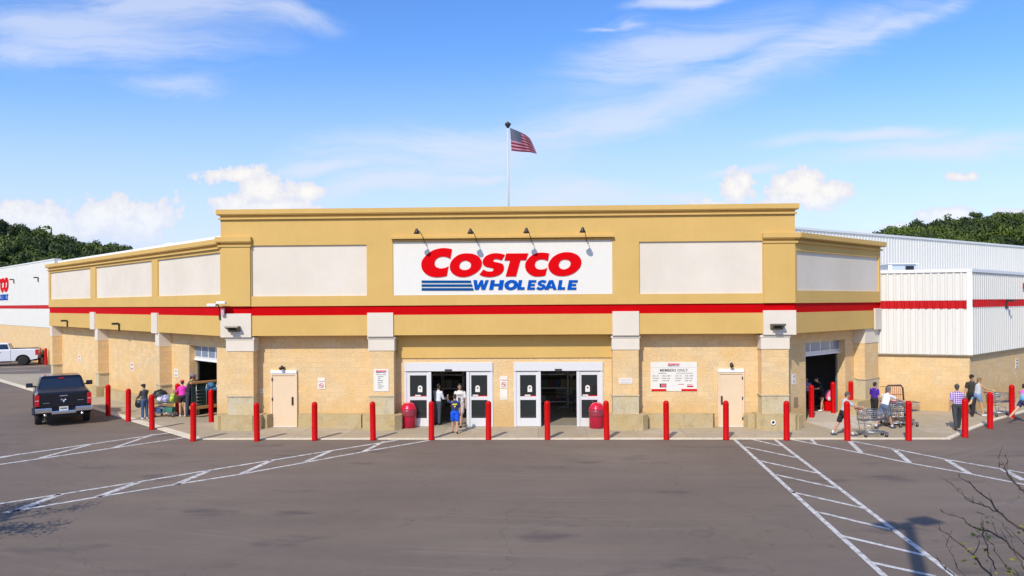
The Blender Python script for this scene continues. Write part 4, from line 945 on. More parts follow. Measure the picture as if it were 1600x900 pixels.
# ================================================================== BOLLARDS
def bollard_at(p, label, name='bollard', base=None):
    o = base.copy() if base else None
    if not base:
        o = MB().lathe((0, 0, 0), [(.11, 0), (.11, .03), (.105, .04), (.105, 1.30), (.102, 1.335), (.09, 1.37), (.066, 1.40), (.03, 1.418), (0.0001, 1.42)], 24).build('bollard', M_bollard, smooth=True)
    else: COL.objects.link(o)
    o.location = (p.x, p.y, 0); o.rotation_euler = (random.uniform(-.012, .012), random.uniform(-.012, .012), random.uniform(0, 6)); return tag(o, label, 'bollard', 'red bollards around the store front')
BL = [((300, 690), 'red bollard at the left bend of the kerb, left of the front corner pilaster'),
 ((400, 690), 'red bollard on the kerb just left of the left service door'),
 ((490.5, 689), 'red bollard on the kerb in front of the wall right of the left service door'),
 ((582, 688.5), 'red bollard on the kerb in front of the pilaster with the tall white notice'),
 ((673.5, 688), 'red bollard on the kerb by the person in the white shirt, before the left entrance'),
 ((763, 687.5), 'red bollard on the kerb before the right leaf of the left entrance'),
 ((855.5, 687.5), 'red bollard on the kerb before the left leaf of the right entrance'),
 ((948.5, 687.5), 'red bollard on the kerb beside the right trash can'),
 ((1042, 687.5), 'red bollard on the kerb below the MEMBERS ONLY sign'),
 ((1135.5, 688), 'red bollard on the kerb before the right service door'),
 ((1230.5, 688.5), 'red bollard on the kerb at the right front corner, beside the drain outlet'),
 ((1326, 689), 'red bollard overlapping the man in grey t-shirt who pushes a cart'),
 ((1422, 689), 'red bollard on the kerb just right of the row of carts'),
 ((1510.5, 684), 'red bollard at the right bend of the kerb, beside the man in the plaid shirt'),
 ((1549.5, 670), 'red bollard on the slanting right kerb before the woman in denim shorts'),
 ((1583.5, 654), 'red bollard at the right edge beside the person in the pink and blue shirt'),
 ((235.5, 672), 'red bollard on the left slanting kerb beside the person in the dark grey top'),
 ((198.5, 659), 'red bollard on the left slanting kerb, second to the right of the black pickup'),
 ((167, 650), 'red bollard on the left slanting kerb nearest the black pickup'),
 ((328.5, 661), 'red bollard on the pavement before the dark green rack'),
 ((276, 648), 'red bollard half hidden behind the woman in the pink jacket'),
 ((1269.5, 654), 'red bollard at the left side of the right roll up door'),
 ((1303.5, 647), 'red bollard at the right side of the right roll up door opening'),
 ((1331, 645.5), 'red bollard standing behind the head of the man in the grey t-shirt'),
 ((70.5, 570), 'red bollard behind the white pickup at the far left, the farther right of two'),
 ((60.5, 569), 'red bollard right behind the tail of the white pickup')]
b0 = None
for (px, py), l in BL:
    o = bollard_at(G(px, py)+Vector((.0, .1, 0)), l, base=b0)
    b0 = b0 or o

# ================================================================== PAVEMENT MARKINGS
def stripes(name, segs, w, label=None):
    mb = MB()
    for i, s in enumerate(segs):
        x0, y0, x1, y1 = s[:4]; ww = s[4] if len(s) > 4 else w
        a, b = G(x0, y0), G(x1, y1); d = (b-a).normalized(); n = Vector((-d.y, d.x, 0))*ww/2; z = .004+.0006*(i % 5)
        mb.add(WF, [(*(a-n)[:2], z), (*(b-n)[:2], z), (*(b+n)[:2], z), (*(a+n)[:2], z)], [(0, 1, 2, 3)])
    return tag(mb.build(name, M_line, recalc=False), kind='structure')
stripes('road_marking', [(-60, 723, 267, 676), (-60, 734.5, 288, 684), (62, 715.8, 140, 695.2), (175, 700.5, 240, 679), (-10, 718, 32, 709.3)], .15)
stripes('road_marking', [(-40, 793.5, 95, 772.3), (95, 772.3, 217, 753), (217, 753, 327, 735), (327, 735, 517, 704.5), (517, 704.5, 622, 687.8),
  (5, 801.5, 150, 777), (150, 777, 272, 757.5), (272, 757.5, 377, 741), (377, 741, 565, 706.5), (565, 706.5, 671, 688.3), (20, 799.5, 97, 771.5, .2), (152, 776.5, 217, 753.5, .2), (275, 757, 327, 735.5, .2), (378, 740, 425, 719.5, .18), (477, 722, 517, 704.8, .16), (566, 706.5, 600, 690, .15)], .13)
stripes('road_marking', [(1148, 687, 1384, 902), (1211, 687, 1494, 902), (1165, 698.5, 1243, 715), (1187, 720.3, 1276, 739.3), (1210, 741.5, 1309, 763.3), (1238, 769, 1351, 794.3), (1273, 799, 1394, 828), (1313, 837, 1445, 868), (1361, 879, 1462, 901), (1176, 687, 1219, 697)], .12)
stripes('road_marking', [(1238, 687, 1343, 707.5), (1343, 707.5, 1423, 724), (1423, 724, 1510, 739.5), (1510, 739.5, 1680, 773), (1330, 689.3, 1405, 703.3), (1405, 703.3, 1486, 719.3), (1486, 719.3, 1680, 753), (1268, 687, 1274, 693.5), (1328, 690, 1345, 707, .16), (1397, 702, 1421, 723, .16), (1479, 718.5, 1516, 741, .16), (1567, 733.5, 1600, 751, .18)], .12)
stripes('road_marking', [(-30, 581.5, 62, 578), (-30, 576, 72, 572)], .2)
# bright kerb face line at the far left
# ================================================================== TRASH CANS
def trash(px, py, label):
    p = G(px, py); t = empty('trash_can', (p.x, p.y, .03), label, 'trash can', 'red domed trash cans at the entrances')
    body = mat('can_red', (.40, .003, .03), .35, coat=.3)
    MB().lathe((p.x, p.y, .03), [(.28, 0), (.30, .02), (.305, .42), (.32, .70), (.30, .72)], 28).build('can_body', body, t)
    MB().lathe((p.x, p.y, .03), [(.315, .46), (.328, .52), (.32, .58), (.338, .66), (.335, .735), (.30, .745)], 22).build('liner_rim', mat('clear_liner', (.34, .06, .08), .25, alpha=.6), t)
    MB().lathe((p.x, p.y, .03), [(.32, .74), (.325, .77), (.29, .82), (.265, .87), (.23, .93), (.16, .985), (.08, 1.01), (.001, 1.015)], 28).build('dome_lid', mat('lid_red', (.60, .005, .03), .22, coat=.6), t)
    return t
trash(639, 669, 'red domed trash can left of the left sliding entrance beside the pilaster plinth')
trash(932.5, 669.5, 'red domed trash can right of the right sliding entrance behind a bollard')

# ================================================================== PEOPLE
def capsule(mb, a, b, ra, rb, flat=None, seg=12):
    """closed tapered limb; flat=(fx,fy) scales the cross-section in x / y"""
    a, b = Vector(a), Vector(b); d = b-a; L_ = max(d.length, 1e-4); d = d/L_
    q = Vector((0, 0, 1)).rotation_difference(d); P = []; rings = []
    for k in range(5): t = pi/2*k/4; rings.append((ra*sin(t), -ra*cos(t)))
    for k in range(5): t = pi/2*k/4; rings.append((rb*cos(t), L_+rb*sin(t)))
    fx, fy = flat or (1, 1)
    for r, h in rings:
        r = max(r, 1e-4)
        for k in range(seg): P.append(a + q @ Vector((r*fx*cos(2*pi*k/seg), r*fy*sin(2*pi*k/seg), h)))
    F = [(i*seg+k, i*seg+(k+1) % seg, (i+1)*seg+(k+1) % seg, (i+1)*seg+k) for i in range(9) for k in range(seg)]+[tuple(range(seg))[::-1], tuple(9*seg+k for k in range(seg))]
    mb.add(WF, [tuple(p) for p in P], F, True)
def remeshed(name, mb, m, parent, voxel=.012, smooth=3):
    me = bpy.data.meshes.new(name); me.from_pydata([tuple(p) for p in mb.v], [], mb.f)
    o = bpy.data.objects.new(name, me); COL.objects.link(o)
    r = o.modifiers.new('r', 'REMESH'); r.mode = 'VOXEL'; r.voxel_size = voxel; r.use_smooth_shade = True
    if smooth:
        s = o.modifiers.new('s', 'SMOOTH'); s.iterations = smooth; s.factor = .5
    dg = bpy.context.evaluated_depsgraph_get(); m2 = bpy.data.meshes.new_from_object(o.evaluated_get(dg))
    bpy.data.objects.remove(o)
    for p in m2.polygons: p.use_smooth = True
    m2.materials.clear(); m2.materials.append(m); m2.name = name
    n = bpy.data.objects.new(name, m2); COL.objects.link(n); n.parent = parent
    return n
def rotx(v, a): return Vector((v.x, v.y*cos(a)-v.z*sin(a), v.y*sin(a)+v.z*cos(a)))
def person(label, px, py, h, heading, legs, arms, lean=0, skin=(.45, .25, .15), hair=(.02, .015, .01), hairlen=0, top=None, bottom=None, long_pants=False, shoes=(.02, .02, .02), hat=None, sleeve=.55, head_turn=0, female=False, base=.03, print_=None, head_pitch=0, pos=None, glasses=False, socks=None):
    """local axes: x right, y forward, z up, metres for a 1.75 m figure. legs: (hip forward, knee bend) L,R; arms: (pitch forward, spread, elbow) L,R"""
    p = pos or G(px, py); k = h/1.75
    t = empty('person', (p.x, p.y, base), label, 'person', None, -radians(heading)); t.scale = (k, k, k)
    J = {}; R_ = radians
    pel = Vector((0, 0, .95)); hw = .095 if not female else .10; sw_ = .185 if not female else .165
    def fwd(v, a): return rotx(v, -a)        # positive angle tilts the top forward (+y)
    ln = R_(lean)
    spine = lambda x, y, z: pel + fwd(Vector((x, y, z-.95)), ln)
    for s, (hp, kn) in zip((-1, 1), legs):
        hip = pel+Vector((s*hw, 0, -.04)); kd = Vector((s*.01, sin(R_(hp)), -cos(R_(hp))))*.43; knee = hip+kd
        a2 = R_(hp-kn); ank = knee+Vector((0, sin(a2), -cos(a2)))*.42
        fo = max(-.5, min(.9, -a2*.0)); toe_dir = Vector((s*.08, cos(min(0, a2+.25)*.9), sin(min(0, a2+.25)*.9))).normalized()
        J[s] = (hip, knee, ank, toe_dir)
    zmin = min(J[s][2].z + min(0, J[s][3].z*.16) for s in (-1, 1)); dz = .075-zmin
    up = Vector((0, 0, dz))
    pel = pel+up
    for s in (-1, 1): J[s] = (J[s][0]+up, J[s][1]+up, J[s][2]+up, J[s][3])
    spine = lambda x, y, z: pel + fwd(Vector((x, y, z-.95)), ln)
    AR_ = {}
    for s, (pi_, sp_, el) in zip((-1, 1), arms):
        sh = spine(s*sw_*.97, -.01, 1.395); d = Vector((s*sin(R_(sp_)), sin(R_(pi_))*cos(R_(sp_)), -cos(R_(pi_))*cos(R_(sp_))))
        elb = sh+d*.29; a2 = R_(pi_+el); d2 = Vector((s*sin(R_(sp_))*.5-(s*.12 if el > 40 else 0), sin(a2), -cos(a2))).normalized(); wr = elb+d2*.25
        AR_[s] = (sh, elb, wr, d2)
    hl = ln*.4+R_(head_pitch); hc = spine(0, .02, 1.53)+fwd(Vector((0, .02, .105)), hl)
    def H(x, y, z):        # head-local point
        v = Vector((x, y, z)); c, s = cos(R_(head_turn)), sin(R_(head_turn)); v = Vector((v.x*c+v.y*s, -v.x*s+v.y*c, v.z)); return hc+fwd(v, hl)
    W = Matrix.LocRotScale(t.location, t.rotation_euler, t.scale)
    # ---- body, one surface
    b = MB()
    capsule(b, spine(0, 0, .97), spine(0, 0, 1.12), .125, .115, (1.15, .8)); capsule(b, spine(0, 0, 1.12), spine(0, 0, 1.34), .112, .14, (1.2, .78))
    capsule(b, spine(-.12, -.005, 1.405), spine(.12, -.005, 1.405), .062, .062); capsule(b, spine(0, .0, 1.42), spine(0, .015, 1.55), .056, .05)
    for s in (-1, 1):
        hip, knee, ank, td = J[s]
        capsule(b, hip, knee, .088 if not female else .092, .056); capsule(b, knee, knee+(ank-knee)*.35, .055, .056); capsule(b, knee+(ank-knee)*.35, ank, .056, .037)
        capsule(b, ank+Vector((0, 0, -.03)), ank+td*.15+Vector((0, 0, -.045)), .035, .026)
        sh, elb, wr, d2 = AR_[s]
        capsule(b, sh, elb, .05, .038); capsule(b, elb, wr, .038, .026)
        # palm, four curled fingers of unequal length, thumb off the side
        side = Vector((0, 1, 0)) - d2*d2.y; side = side.normalized() if side.length > .2 else Vector((0, 0, 1)); inn = d2.cross(side)*(1 if s > 0 else -1)
        capsule(b, wr, wr+d2*.07, .026, .034, (1, .7)); pc = wr+d2*.085
        for f_, ln_ in zip((-1.5, -.5, .5, 1.5), (.062, .074, .078, .066)):
            r0 = pc+side*f_*.0205*-1*-1; m1 = r0+(d2+inn*.35).normalized()*ln_*.5; e1 = m1+(d2*.6+inn*.9).normalized()*ln_*.5
            capsule(b, r0-d2*.02, m1, .0095, .0088, None, 8); capsule(b, m1, e1, .0088, .0075, None, 8)
        th = wr+d2*.03+side*.028; capsule(b, th, th+(side+d2*.8).normalized()*.045, .012, .010, None, 8); q_ = th+(side+d2*.8).normalized()*.045; capsule(b, q_, q_+(d2+inn*.5).normalized()*.03, .010, .008, None, 8)
    # head
    b.ell((0, 0, 0), (.077, .092, .100)); n0 = len(b.v)
    nseg = 12*9
    for i in range(n0-nseg, n0): v = b.v[i]; b.v[i] = H(v.x, v.y, v.z+.02)
    capsule(b, H(0, .03, -.045), H(0, .055, -.075), .052, .036)
    capsule(b, H(0, .09, .02), H(0, .108, -.012), .010, .014, None, 8)
    for s in (-1, 1): capsule(b, H(s*.076, -.005, .02), H(s*.074, -.008, -.02), .014, .010, None, 8)
    capsule(b, H(-.02, .088, -.052), H(.02, .088, -.052), .009, .009, None, 8)
    sk = mat('skin_%d' % int(skin[0]*100), skin, .55, var=.06)
    remeshed('body', b, sk, t, .0095, 2)
    inv = W.inverted()
    def bl(name, mb_, m_, par=t):   # builds local geometry directly
        mb_.v = [W @ v for v in mb_.v]; return mb_.build(name, m_, par)
    e = MB()
    for s in (-1, 1): e.ell(tuple(H(s*.03, .086, .018)), (.012, .01, .008), 8, 6)
    bl('eyes', e, mat('eye_dark', (.03, .02, .02), .2))
    if glasses:
        g = MB()
        for s in (-1, 1): capsule(g, H(s*.022, .10, .02), H(s*.045, .098, .02), .017, .017, None, 8)
        bl('sunglasses', g, M_black)
    # hair
    hm = mat('hair_%d_%d' % (int(hair[0]*200), int(hair[2]*200)), hair, .6)
    hb = MB(); hb.ell((0, 0, 0), (.088, .100, .088)); n0 = len(hb.v)
    for i in range(len(hb.v)):
        v = hb.v[i]; z = v.z+.052
        y = v.y-.014
        hb.v[i] = H(v.x, y, z)
    capsule(hb, H(0, -.045, .04), H(0, -.062, -.03), .075, .055)
    if hairlen: capsule(hb, H(0, -.075, 0), H(0, -.095, -.02-hairlen), .06, .035, (1.2, .8))
    if not (hat and hat[0] == 'full'): remeshed('hair', hb, hm, t, .013, 2)
    if hat:
        ht = MB(); n_ = 0
        ht.ell((0, 0, 0), (.098, .108, .075)); 
        for i in range(len(ht.v)): v = ht.v[i]; ht.v[i] = H(v.x, v.y-.004, max(v.z, -.02)+.075)
        if hat[0] == 'cap': capsule(ht, H(0, .08, .062), H(0, .165, .052), .06, .055, (1, .16) if False else None)
        if hat[0] == 'brim': 
            n0 = len(ht.v); ht.ell((0, 0, 0), (.17, .18, .014))
            for i in range(n0, len(ht.v)): v = ht.v[i]; ht.v[i] = H(v.x, v.y, v.z+.055)
        if hat[0] == 'cap':
            pass
        remeshed('cap' if hat[0] != 'brim' else 'sun_hat', ht, mat('hat_%d_%d' % (int(hat[1][0]*200), int(hat[1][2]*200)), hat[1], .8), t, .012, 1)
    # shirt
    if top:
        s_ = MB()
        capsule(s_, spine(0, 0, 1.05), spine(0, 0, 1.14), .146, .138, (1.15, .82)); capsule(s_, spine(0, 0, 1.12), spine(0, 0, 1.345), .136, .155, (1.2, .80))
        capsule(s_, spine(-.10, -.005, 1.385), spine(.10, -.005, 1.385), .068, .068); capsule(s_, spine(-.03, -.005, 1.43), spine(.03, -.005, 1.43), .058, .058)
        if female: capsule(s_, spine(-.05, .09, 1.27), spine(.05, .09, 1.27), .065, .065)
        for s in (-1, 1):
            sh, elb, wr, d2 = AR_[s]
            if sleeve > 1: capsule(s_, sh, elb, .061, .052); capsule(s_, elb, elb+(wr-elb)*(sleeve-1), .052, .042)
            elif sleeve > 0: capsule(s_, sh, sh+(elb-sh)*sleeve, .062, .062)
        so_ = remeshed('shirt', s_, top, t, .014, 3)
    # trousers or shorts
    if bottom:
        s_ = MB(); capsule(s_, pel+Vector((-.03, 0, .0)), pel+Vector((.03, 0, 0)), .135, .135, (1, 1)); 
        for s in (-1, 1):
            hip, knee, ank, td = J[s]
            if long_pants: capsule(s_, hip, knee, .108, .078); capsule(s_, knee, ank+(knee-ank)*.08, .076, .062)
            else: capsule(s_, hip, hip+(knee-hip)*(.72 if not female else .4), .112, .10)
        remeshed('trousers' if long_pants else 'shorts', s_, bottom, t, .014, 3)
    for s in (-1, 1):
        hip, knee, ank, td = J[s]; f_ = MB()
        capsule(f_, ank+Vector((0, -.03, -.035)), ank+td*.17+Vector((0, 0, -.04)), .044, .036)
        remeshed('shoe', f_, mat('shoe_%d_%d' % (int(shoes[0]*100), int(shoes[2]*100)), shoes, .6), t, .012, 2)
        if socks:
            f_ = MB(); capsule(f_, ank+Vector((0, 0, -.02)), ank+(knee-ank)*.2, .044, .044); remeshed('sock', f_, mat('sock_%d' % int(socks[0]*100), socks, .8), t, .013, 1)
    if print_:
        for (kind, x0, x1, z0, z1, m_) in print_:
            g = MB(); yy = -.155 if kind == 'back' else .155; pts = []
            n = 6
            for i in range(n+1):
                x = x0+(x1-x0)*i/n
                for z in (z0, z1): pts.append(tuple(spine(x, yy*(1-2.2*x*x*3) , z)))
            g.add(WF, pts, [(2*i, 2*i+2, 2*i+3, 2*i+1) for i in range(n)])
            bl('shirt_print', g, m_)
    return t, J, AR_, W
def cloth(name, c, var=.1): return mat(name, c, .85, var=var, vscale=7, bump=.3, bscale=25)
def plaid():
    m = bpy.data.materials.new('plaid_cloth'); m.use_nodes = True; N = m.node_tree.nodes; L = m.node_tree.links; b = N['Principled BSDF']; b.inputs['Roughness'].default_value = .85
    tc = N.new('ShaderNodeTexCoord'); outs = []
    for d in ('X', 'Z'):
        w = N.new('ShaderNodeTexWave'); w.bands_direction = d; w.inputs['Scale'].default_value = 4.2; w.inputs['Distortion'].default_value = .3; L.new(tc.outputs['Object'], w.inputs['Vector']); outs.append(w.outputs['Fac'])
    ad = N.new('ShaderNodeMath'); ad.operation = 'ADD'; L.new(outs[0], ad.inputs[0]); L.new(outs[1], ad.inputs[1])
    r = N.new('ShaderNodeValToRGB'); dv = N.new('ShaderNodeMath'); dv.operation = 'MULTIPLY'; dv.inputs[1].default_value = .5; L.new(ad.outputs[0], dv.inputs[0]); L.new(dv.outputs[0], r.inputs[0])
    r.color_ramp.elements[0].color = (.12, .05, .32, 1); r.color_ramp.elements[0].position = .25; r.color_ramp.elements[1].color = (.75, .6, .8, 1); r.color_ramp.elements[1].position = .85
    L.new(r.outputs[0], b.inputs['Base Color']); return m
def bandcloth():
    m = bpy.data.materials.new('tie_dye_cloth'); m.use_nodes = True; N = m.node_tree.nodes; L = m.node_tree.links; b = N['Principled BSDF']; b.inputs['Roughness'].default_value = .85
    tc = N.new('ShaderNodeTexCoord'); sp = N.new('ShaderNodeSeparateXYZ'); L.new(tc.outputs['Object'], sp.inputs[0]); r = N.new('ShaderNodeValToRGB')
    mr = N.new('ShaderNodeMapRange'); L.new(sp.outputs[2], mr.inputs[0]); mr.inputs[1].default_value = .9; mr.inputs[2].default_value = 1.5; L.new(mr.outputs[0], r.inputs[0])
    e = r.color_ramp.elements; e[0].color = (.06, .3, .55, 1); e[0].position = .2; e[1].color = (.7, .15, .5, 1); e[1].position = .75; x = e.new(.5); x.color = (.35, .6, .75, 1)
    L.new(r.outputs[0], b.inputs['Base Color']); return m
WALK = ((-22, 12), (24, 4)); WALK2 = ((24, 4), (-22, 14)); STAND = ((2, 2), (-2, 2)); IDLE = ((4, 8, 12), (-4, 8, 14))
PUSH = ((38, 6, 48), (38, 6, 48))
yel = mat('print_yellow', (.8, .6, .05), .7); drk = mat('print_dark', (.06, .07, .12), .7)
person('person in a white shirt and dark grey trousers walking into the left entrance', 684, 665, 1.66, 25, STAND, ((20, 8, 55), (20, 8, 60)), 4, (.36, .2, .12), top=cloth('white_shirt', (.72, .74, .76)), bottom=cloth('charcoal_trousers', (.06, .065, .08)), long_pants=True, sleeve=1.8)
person('man in cream printed t-shirt and beige shorts coming out of the left entrance', 719, 667, 1.76, 188, WALK2, ((2, 10, 14), (14, 8, 40)), 0, (.42, .24, .15), top=cloth('cream_tee', (.66, .64, .58)), bottom=cloth('beige_shorts', (.45, .36, .30)), sleeve=.6, head_turn=-25,
       print_=[('front', -.09, .09, 1.30, 1.35, mat('print_pinkish', (.45, .25, .28), .7)), ('front', -.05, .05, 1.08, 1.22, drk)])
person('boy in navy t-shirt with yellow print and bright blue shorts, one hand raised', 711, 678, 1.47, 355, ((8, 4), (-14, 6)), ((95, 25, 120), (4, 10, 14)), 2, (.50, .28, .17), top=cloth('navy_tee', (.012, .035, .12)), bottom=cloth('blue_shorts', (.0, .08, .62)), sleeve=.7,
       print_=[('back', -.11, .11, 1.29, 1.345, yel), ('back', -.035, .035, 1.19, 1.26, yel)])
person('person in dark grey top, cap and blue jeans left of the loaded cart', 226, 655.5, 1.5, 300, STAND, ((18, 12, 30), (35, 8, 60)), 3, (.5, .3, .18), top=cloth('charcoal_top', (.055, .06, .065)), bottom=cloth('blue_jeans', (.05, .10, .20)), long_pants=True, sleeve=1.3, shoes=(.7, .7, .7), hat=('cap', (.02, .02, .02)))
person('woman in a bright pink jacket, red cap and black shorts behind the loaded cart', 285.5, 652, 1.60, 330, STAND, ((45, 12, 35), (20, 10, 60)), 10, (.55, .33, .2), top=cloth('pink_jacket', (.75, .04, .42)), bottom=cloth('black_shorts', (.015, .015, .018)), sleeve=1.8, shoes=(.6, .6, .6), hat=('cap', (.65, .03, .03)), female=True)
person('person in a grey brimmed hat reaching over the dark green rack', 294.5, 651.5, 1.86, 70, STAND, ((75, 10, 10), (80, 10, 8)), 14, (.5, .3, .18), top=cloth('black_top', (.02, .02, .025)), bottom=cloth('dark_jeans', (.03, .04, .06)), long_pants=True, hat=('brim', (.16, .13, .19)), sleeve=.5)
_, _, _, _ = person('man in a light grey t-shirt, black shorts and sunglasses pushing a shopping cart', 1318, 682, 1.66, 88, WALK, ((52, 4, 30), (52, 4, 30)), 12, (.5, .28, .18), hair=(.08, .075, .07), top=cloth('grey_tee', (.50, .52, .56)), bottom=cloth('black_shorts2', (.012, .012, .014)), sleeve=.7, shoes=(.08, .1, .14), socks=(.75, .75, .75), glasses=True)
person('person in a purple t-shirt and black trousers standing beside the row of carts', 1366.5, 656, 1.53, 60, STAND, IDLE, 2, (.45, .26, .17), top=cloth('purple_tee', (.06, .015, .30)), bottom=cloth('black_trousers', (.015, .015, .017)), long_pants=True, sleeve=.7)
person('man in a white t-shirt and grey blue shorts leaning on the row of carts', 1382, 671, 1.68, 65, WALK, ((60, 14, 12), (62, 14, 12)), 20, (.48, .28, .18), hair=(.12, .12, .12), top=cloth('white_tee', (.75, .76, .78)), bottom=cloth('grey_blue_shorts', (.10, .13, .20)), sleeve=.7, socks=(.6, .65, .8), shoes=(.05, .05, .06))
person('man in a purple plaid shirt and dark trousers walking away on the right', 1496, 672, 1.76, 20, WALK, ((-16, 10, 10), (18, 8, 20)), 2, (.38, .21, .13), hair=(.05, .05, .055), top=plaid(), bottom=cloth('slate_trousers', (.04, .045, .05)), long_pants=True, sleeve=.8, shoes=(.06, .03, .02))
person('man in a black cap and dark clothes walking next to the woman in denim shorts', 1519, 650, 1.78, 225, WALK2, ((6, 8, 20), (12, 10, 40)), 0, (.42, .24, .15), top=cloth('olive_black_top', (.035, .033, .025)), bottom=cloth('black_trousers', (.015, .015, .017)), long_pants=True, hat=('cap', (.015, .013, .012)), sleeve=.6)
person('woman in a light grey tank top and denim shorts pushing a cart to the right', 1527, 651, 1.66, 78, ((-38, 40), (16, 2)), ((58, 6, 18), (58, 6, 18)), 8, (.60, .34, .16), hair=(.22, .13, .06), hairlen=.05, top=cloth('grey_tank', (.50, .52, .55)), bottom=cloth('denim_shorts', (.16, .27, .46)), sleeve=0, female=True, shoes=(.7, .7, .72))
person('person in a pink and blue shirt and navy shorts striding off the right edge', 1599, 661, 1.60, 75, ((-40, 12), (24, 4)), ((20, 8, 30), (-18, 8, 20)), 4, (.58, .34, .2), top=bandcloth(), bottom=cloth('navy_shorts', (.03, .03, .09)), sleeve=.6, female=True, shoes=(.5, .25, .16))
person('woman in a black top and black shorts bending inside the right roll up door', 1284, 643, 1.6, 250, ((10, 4), (-12, 6)), ((40, 10, 50), (45, 10, 50)), 26, (.58, .36, .24), hairlen=.12, top=cloth('black_top', (.02, .02, .025)), bottom=cloth('black_shorts', (.015, .015, .018)), sleeve=.7, female=True, shoes=(.75, .75, .75))
person('person in lilac shirt half hidden inside the right roll up door', 1260.5, 642, 1.5, 200, STAND, IDLE, 2, (.4, .24, .16), top=cloth('lilac_shirt', (.3, .25, .45)), bottom=cloth('black_trousers', (.015, .015, .017)), long_pants=True, shoes=(.7, .7, .7))

# black hand bag of the person on the left
def bag(px, py, z, label, m, s=.2):
    p = G(px, py); c = (p.x, p.y, z)
    t = empty('handbag', (p.x, p.y, z-s), label, 'bag')
    MB().ell(c, (s*.9, s*.45, s)).build('bag_body', m, t)
    MB().tube([(c[0]-s*.6, c[1], z+s*.6), (c[0]-s*.4, c[1], z+s*1.8), (c[0]+s*.4, c[1], z+s*1.8), (c[0]+s*.6, c[1], z+s*.6)], .012, 6).build('handle', m, t)
bag(216.5, 653, .62, 'black hand bag carried by the person in the dark grey top', M_black, .18)
bag(690, 660, .80, 'dark bag held by the person in the white shirt at the left entrance', mat('bag_grey', (.05, .055, .06), .6), .17)

# ================================================================== SHOPPING CARTS
def make_cart(label, group=None):
    t = empty('shopping_cart', (0, 0, 0), label, 'shopping cart', group)
    def P(y, z, w): return [(-w, y, z), (w, y, z)]
    fr_ = MB(); r = .013
    for s in (-1, 1):
        fr_.tube([(s*.27, -.50, 1.0), (s*.26, -.42, .86), (s*.25, -.36, .45), (s*.25, -.32, .16)], r, 6)
        fr_.tube([(s*.25, -.36, .17), (s*.24, .2, .20), (s*.18, .52, .15)], r, 6)
        fr_.tube([(s*.25, -.36, .45), (s*.22, .1, .40), (s*.22, .12, .22)], r, 6)
    fr_.tube([(-.18, .52, .15), (.18, .52, .15)], r, 6); fr_.build('frame', M_steel, t)
    b = MB(); w = .0055
    def edge(y): q = (y+.42)/.97; return .28-.07*q, .58+.06*q, 1.0-.04*q      # half width, bottom z, top z
    for z_ in range(6):
        f = z_/5
        for s in (-1, 1): b.tube([(s*edge(-.42)[0], -.42, .58+(.42)*f), (s*edge(.55)[0], .55, .64+.32*f)], w if 0 < z_ < 5 else .010, 5)
        b.tube([(-edge(.55)[0], .55, .64+.32*f), (edge(.55)[0], .55, .64+.32*f)], w if 0 < z_ < 5 else .010, 5); b.tube([(-.28, -.42, .58+.42*f), (.28, -.42, .58+.42*f)], w if 0 < z_ < 5 else .010, 5)
    for i in range(13):
        y = -.42+.97*i/12; a, z0, z1 = edge(y)
        b.tube([(-a, y, z1), (-a*.94, y, z0), (a*.94, y, z0), (a, y, z1)], w, 5)
    for i in range(1, 8):
        x = -1+2*i/8; b.tube([(x*.2, .55, .96), (x*.2, .55, .64), (x*.26, -.42, .58)], w, 5)
    for i in range(1, 8):
        x = -1+2*i/8; b.tube([(x*.28, -.42, .58), (x*.28, -.42, 1.0)], w, 5)
    b.build('basket', M_steel, t)
    b = MB()
    for i in range(7): x = -.22+.44*i/6; b.tube([(x, -.34, .20), (x*.8, .5, .17)], w, 5)
    b.build('lower_rack', M_steel, t)
    MB().tube([(-.28, -.50, 1.0), (.28, -.50, 1.0)], .02, 8).build('handle', mat('cart_handle_red', (.55, .02, .03), .4), t)
    MB().add(WF, [(-.2, -.36, .78), (.2, -.36, .78), (.2, -.12, .80), (-.2, -.12, .80), (-.2, -.10, 1.0), (.2, -.10, 1.0)], [(0, 1, 2, 3), (3, 2, 5, 4)]).build('child_seat', mat('seat_grey', (.2, .2, .22), .5), t, recalc=False)
    for s, y in ((-1, -.32), (1, -.32), (-1, .46), (1, .46)):
        x = s*(.25 if y < 0 else .17); c = MB().lathe((x, y, .062), [(.05, -.014), (.062, -.008), (.062, .008), (.05, .014)], 12, 'X').build('wheel', M_black, t)
        MB().box(WF, x-.018, x-.015, y-.02, y+.02, .06, .15).box(WF, x+.015, x+.018, y-.02, y+.02, .06, .15).build('caster_fork', M_steel, c)
    return t
def place(t, p, heading, z=.03): t.location = (p.x, p.y, z); t.rotation_euler = (0, 0, -radians(heading))
CG = 'steel shopping carts'
c1 = make_cart('grey wire shopping cart pushed by the man in the light grey t-shirt', CG)
CARTS = [(G(1362, 683), 90, 'grey wire shopping cart pushed by the man in the light grey t-shirt'),
 (G(1401, 668), 80, 'first cart of the row that the man in the white t-shirt leans on'),
 (G(1412, 667.5), 80, 'last cart of the row, nearest the bollard right of the man in the white t-shirt'),
 (G(1562, 651), 85, 'grey wire cart pushed by the woman in denim shorts'),
 (G(258, 652), 95, 'loaded shopping cart beside the person in the dark grey top'),
 (G(888, 643), 270, 'dim shopping cart standing inside the right sliding entrance'),
 (G(1272, 632), 250, 'dim cart inside the right roll up door beside the bending woman')]
carts = []
for i, (p, hd_, l) in enumerate(CARTS):
    t = c1 if i == 0 else copy_tree(c1)
    t['label'] = l; place(t, p, hd_); carts.append(t)
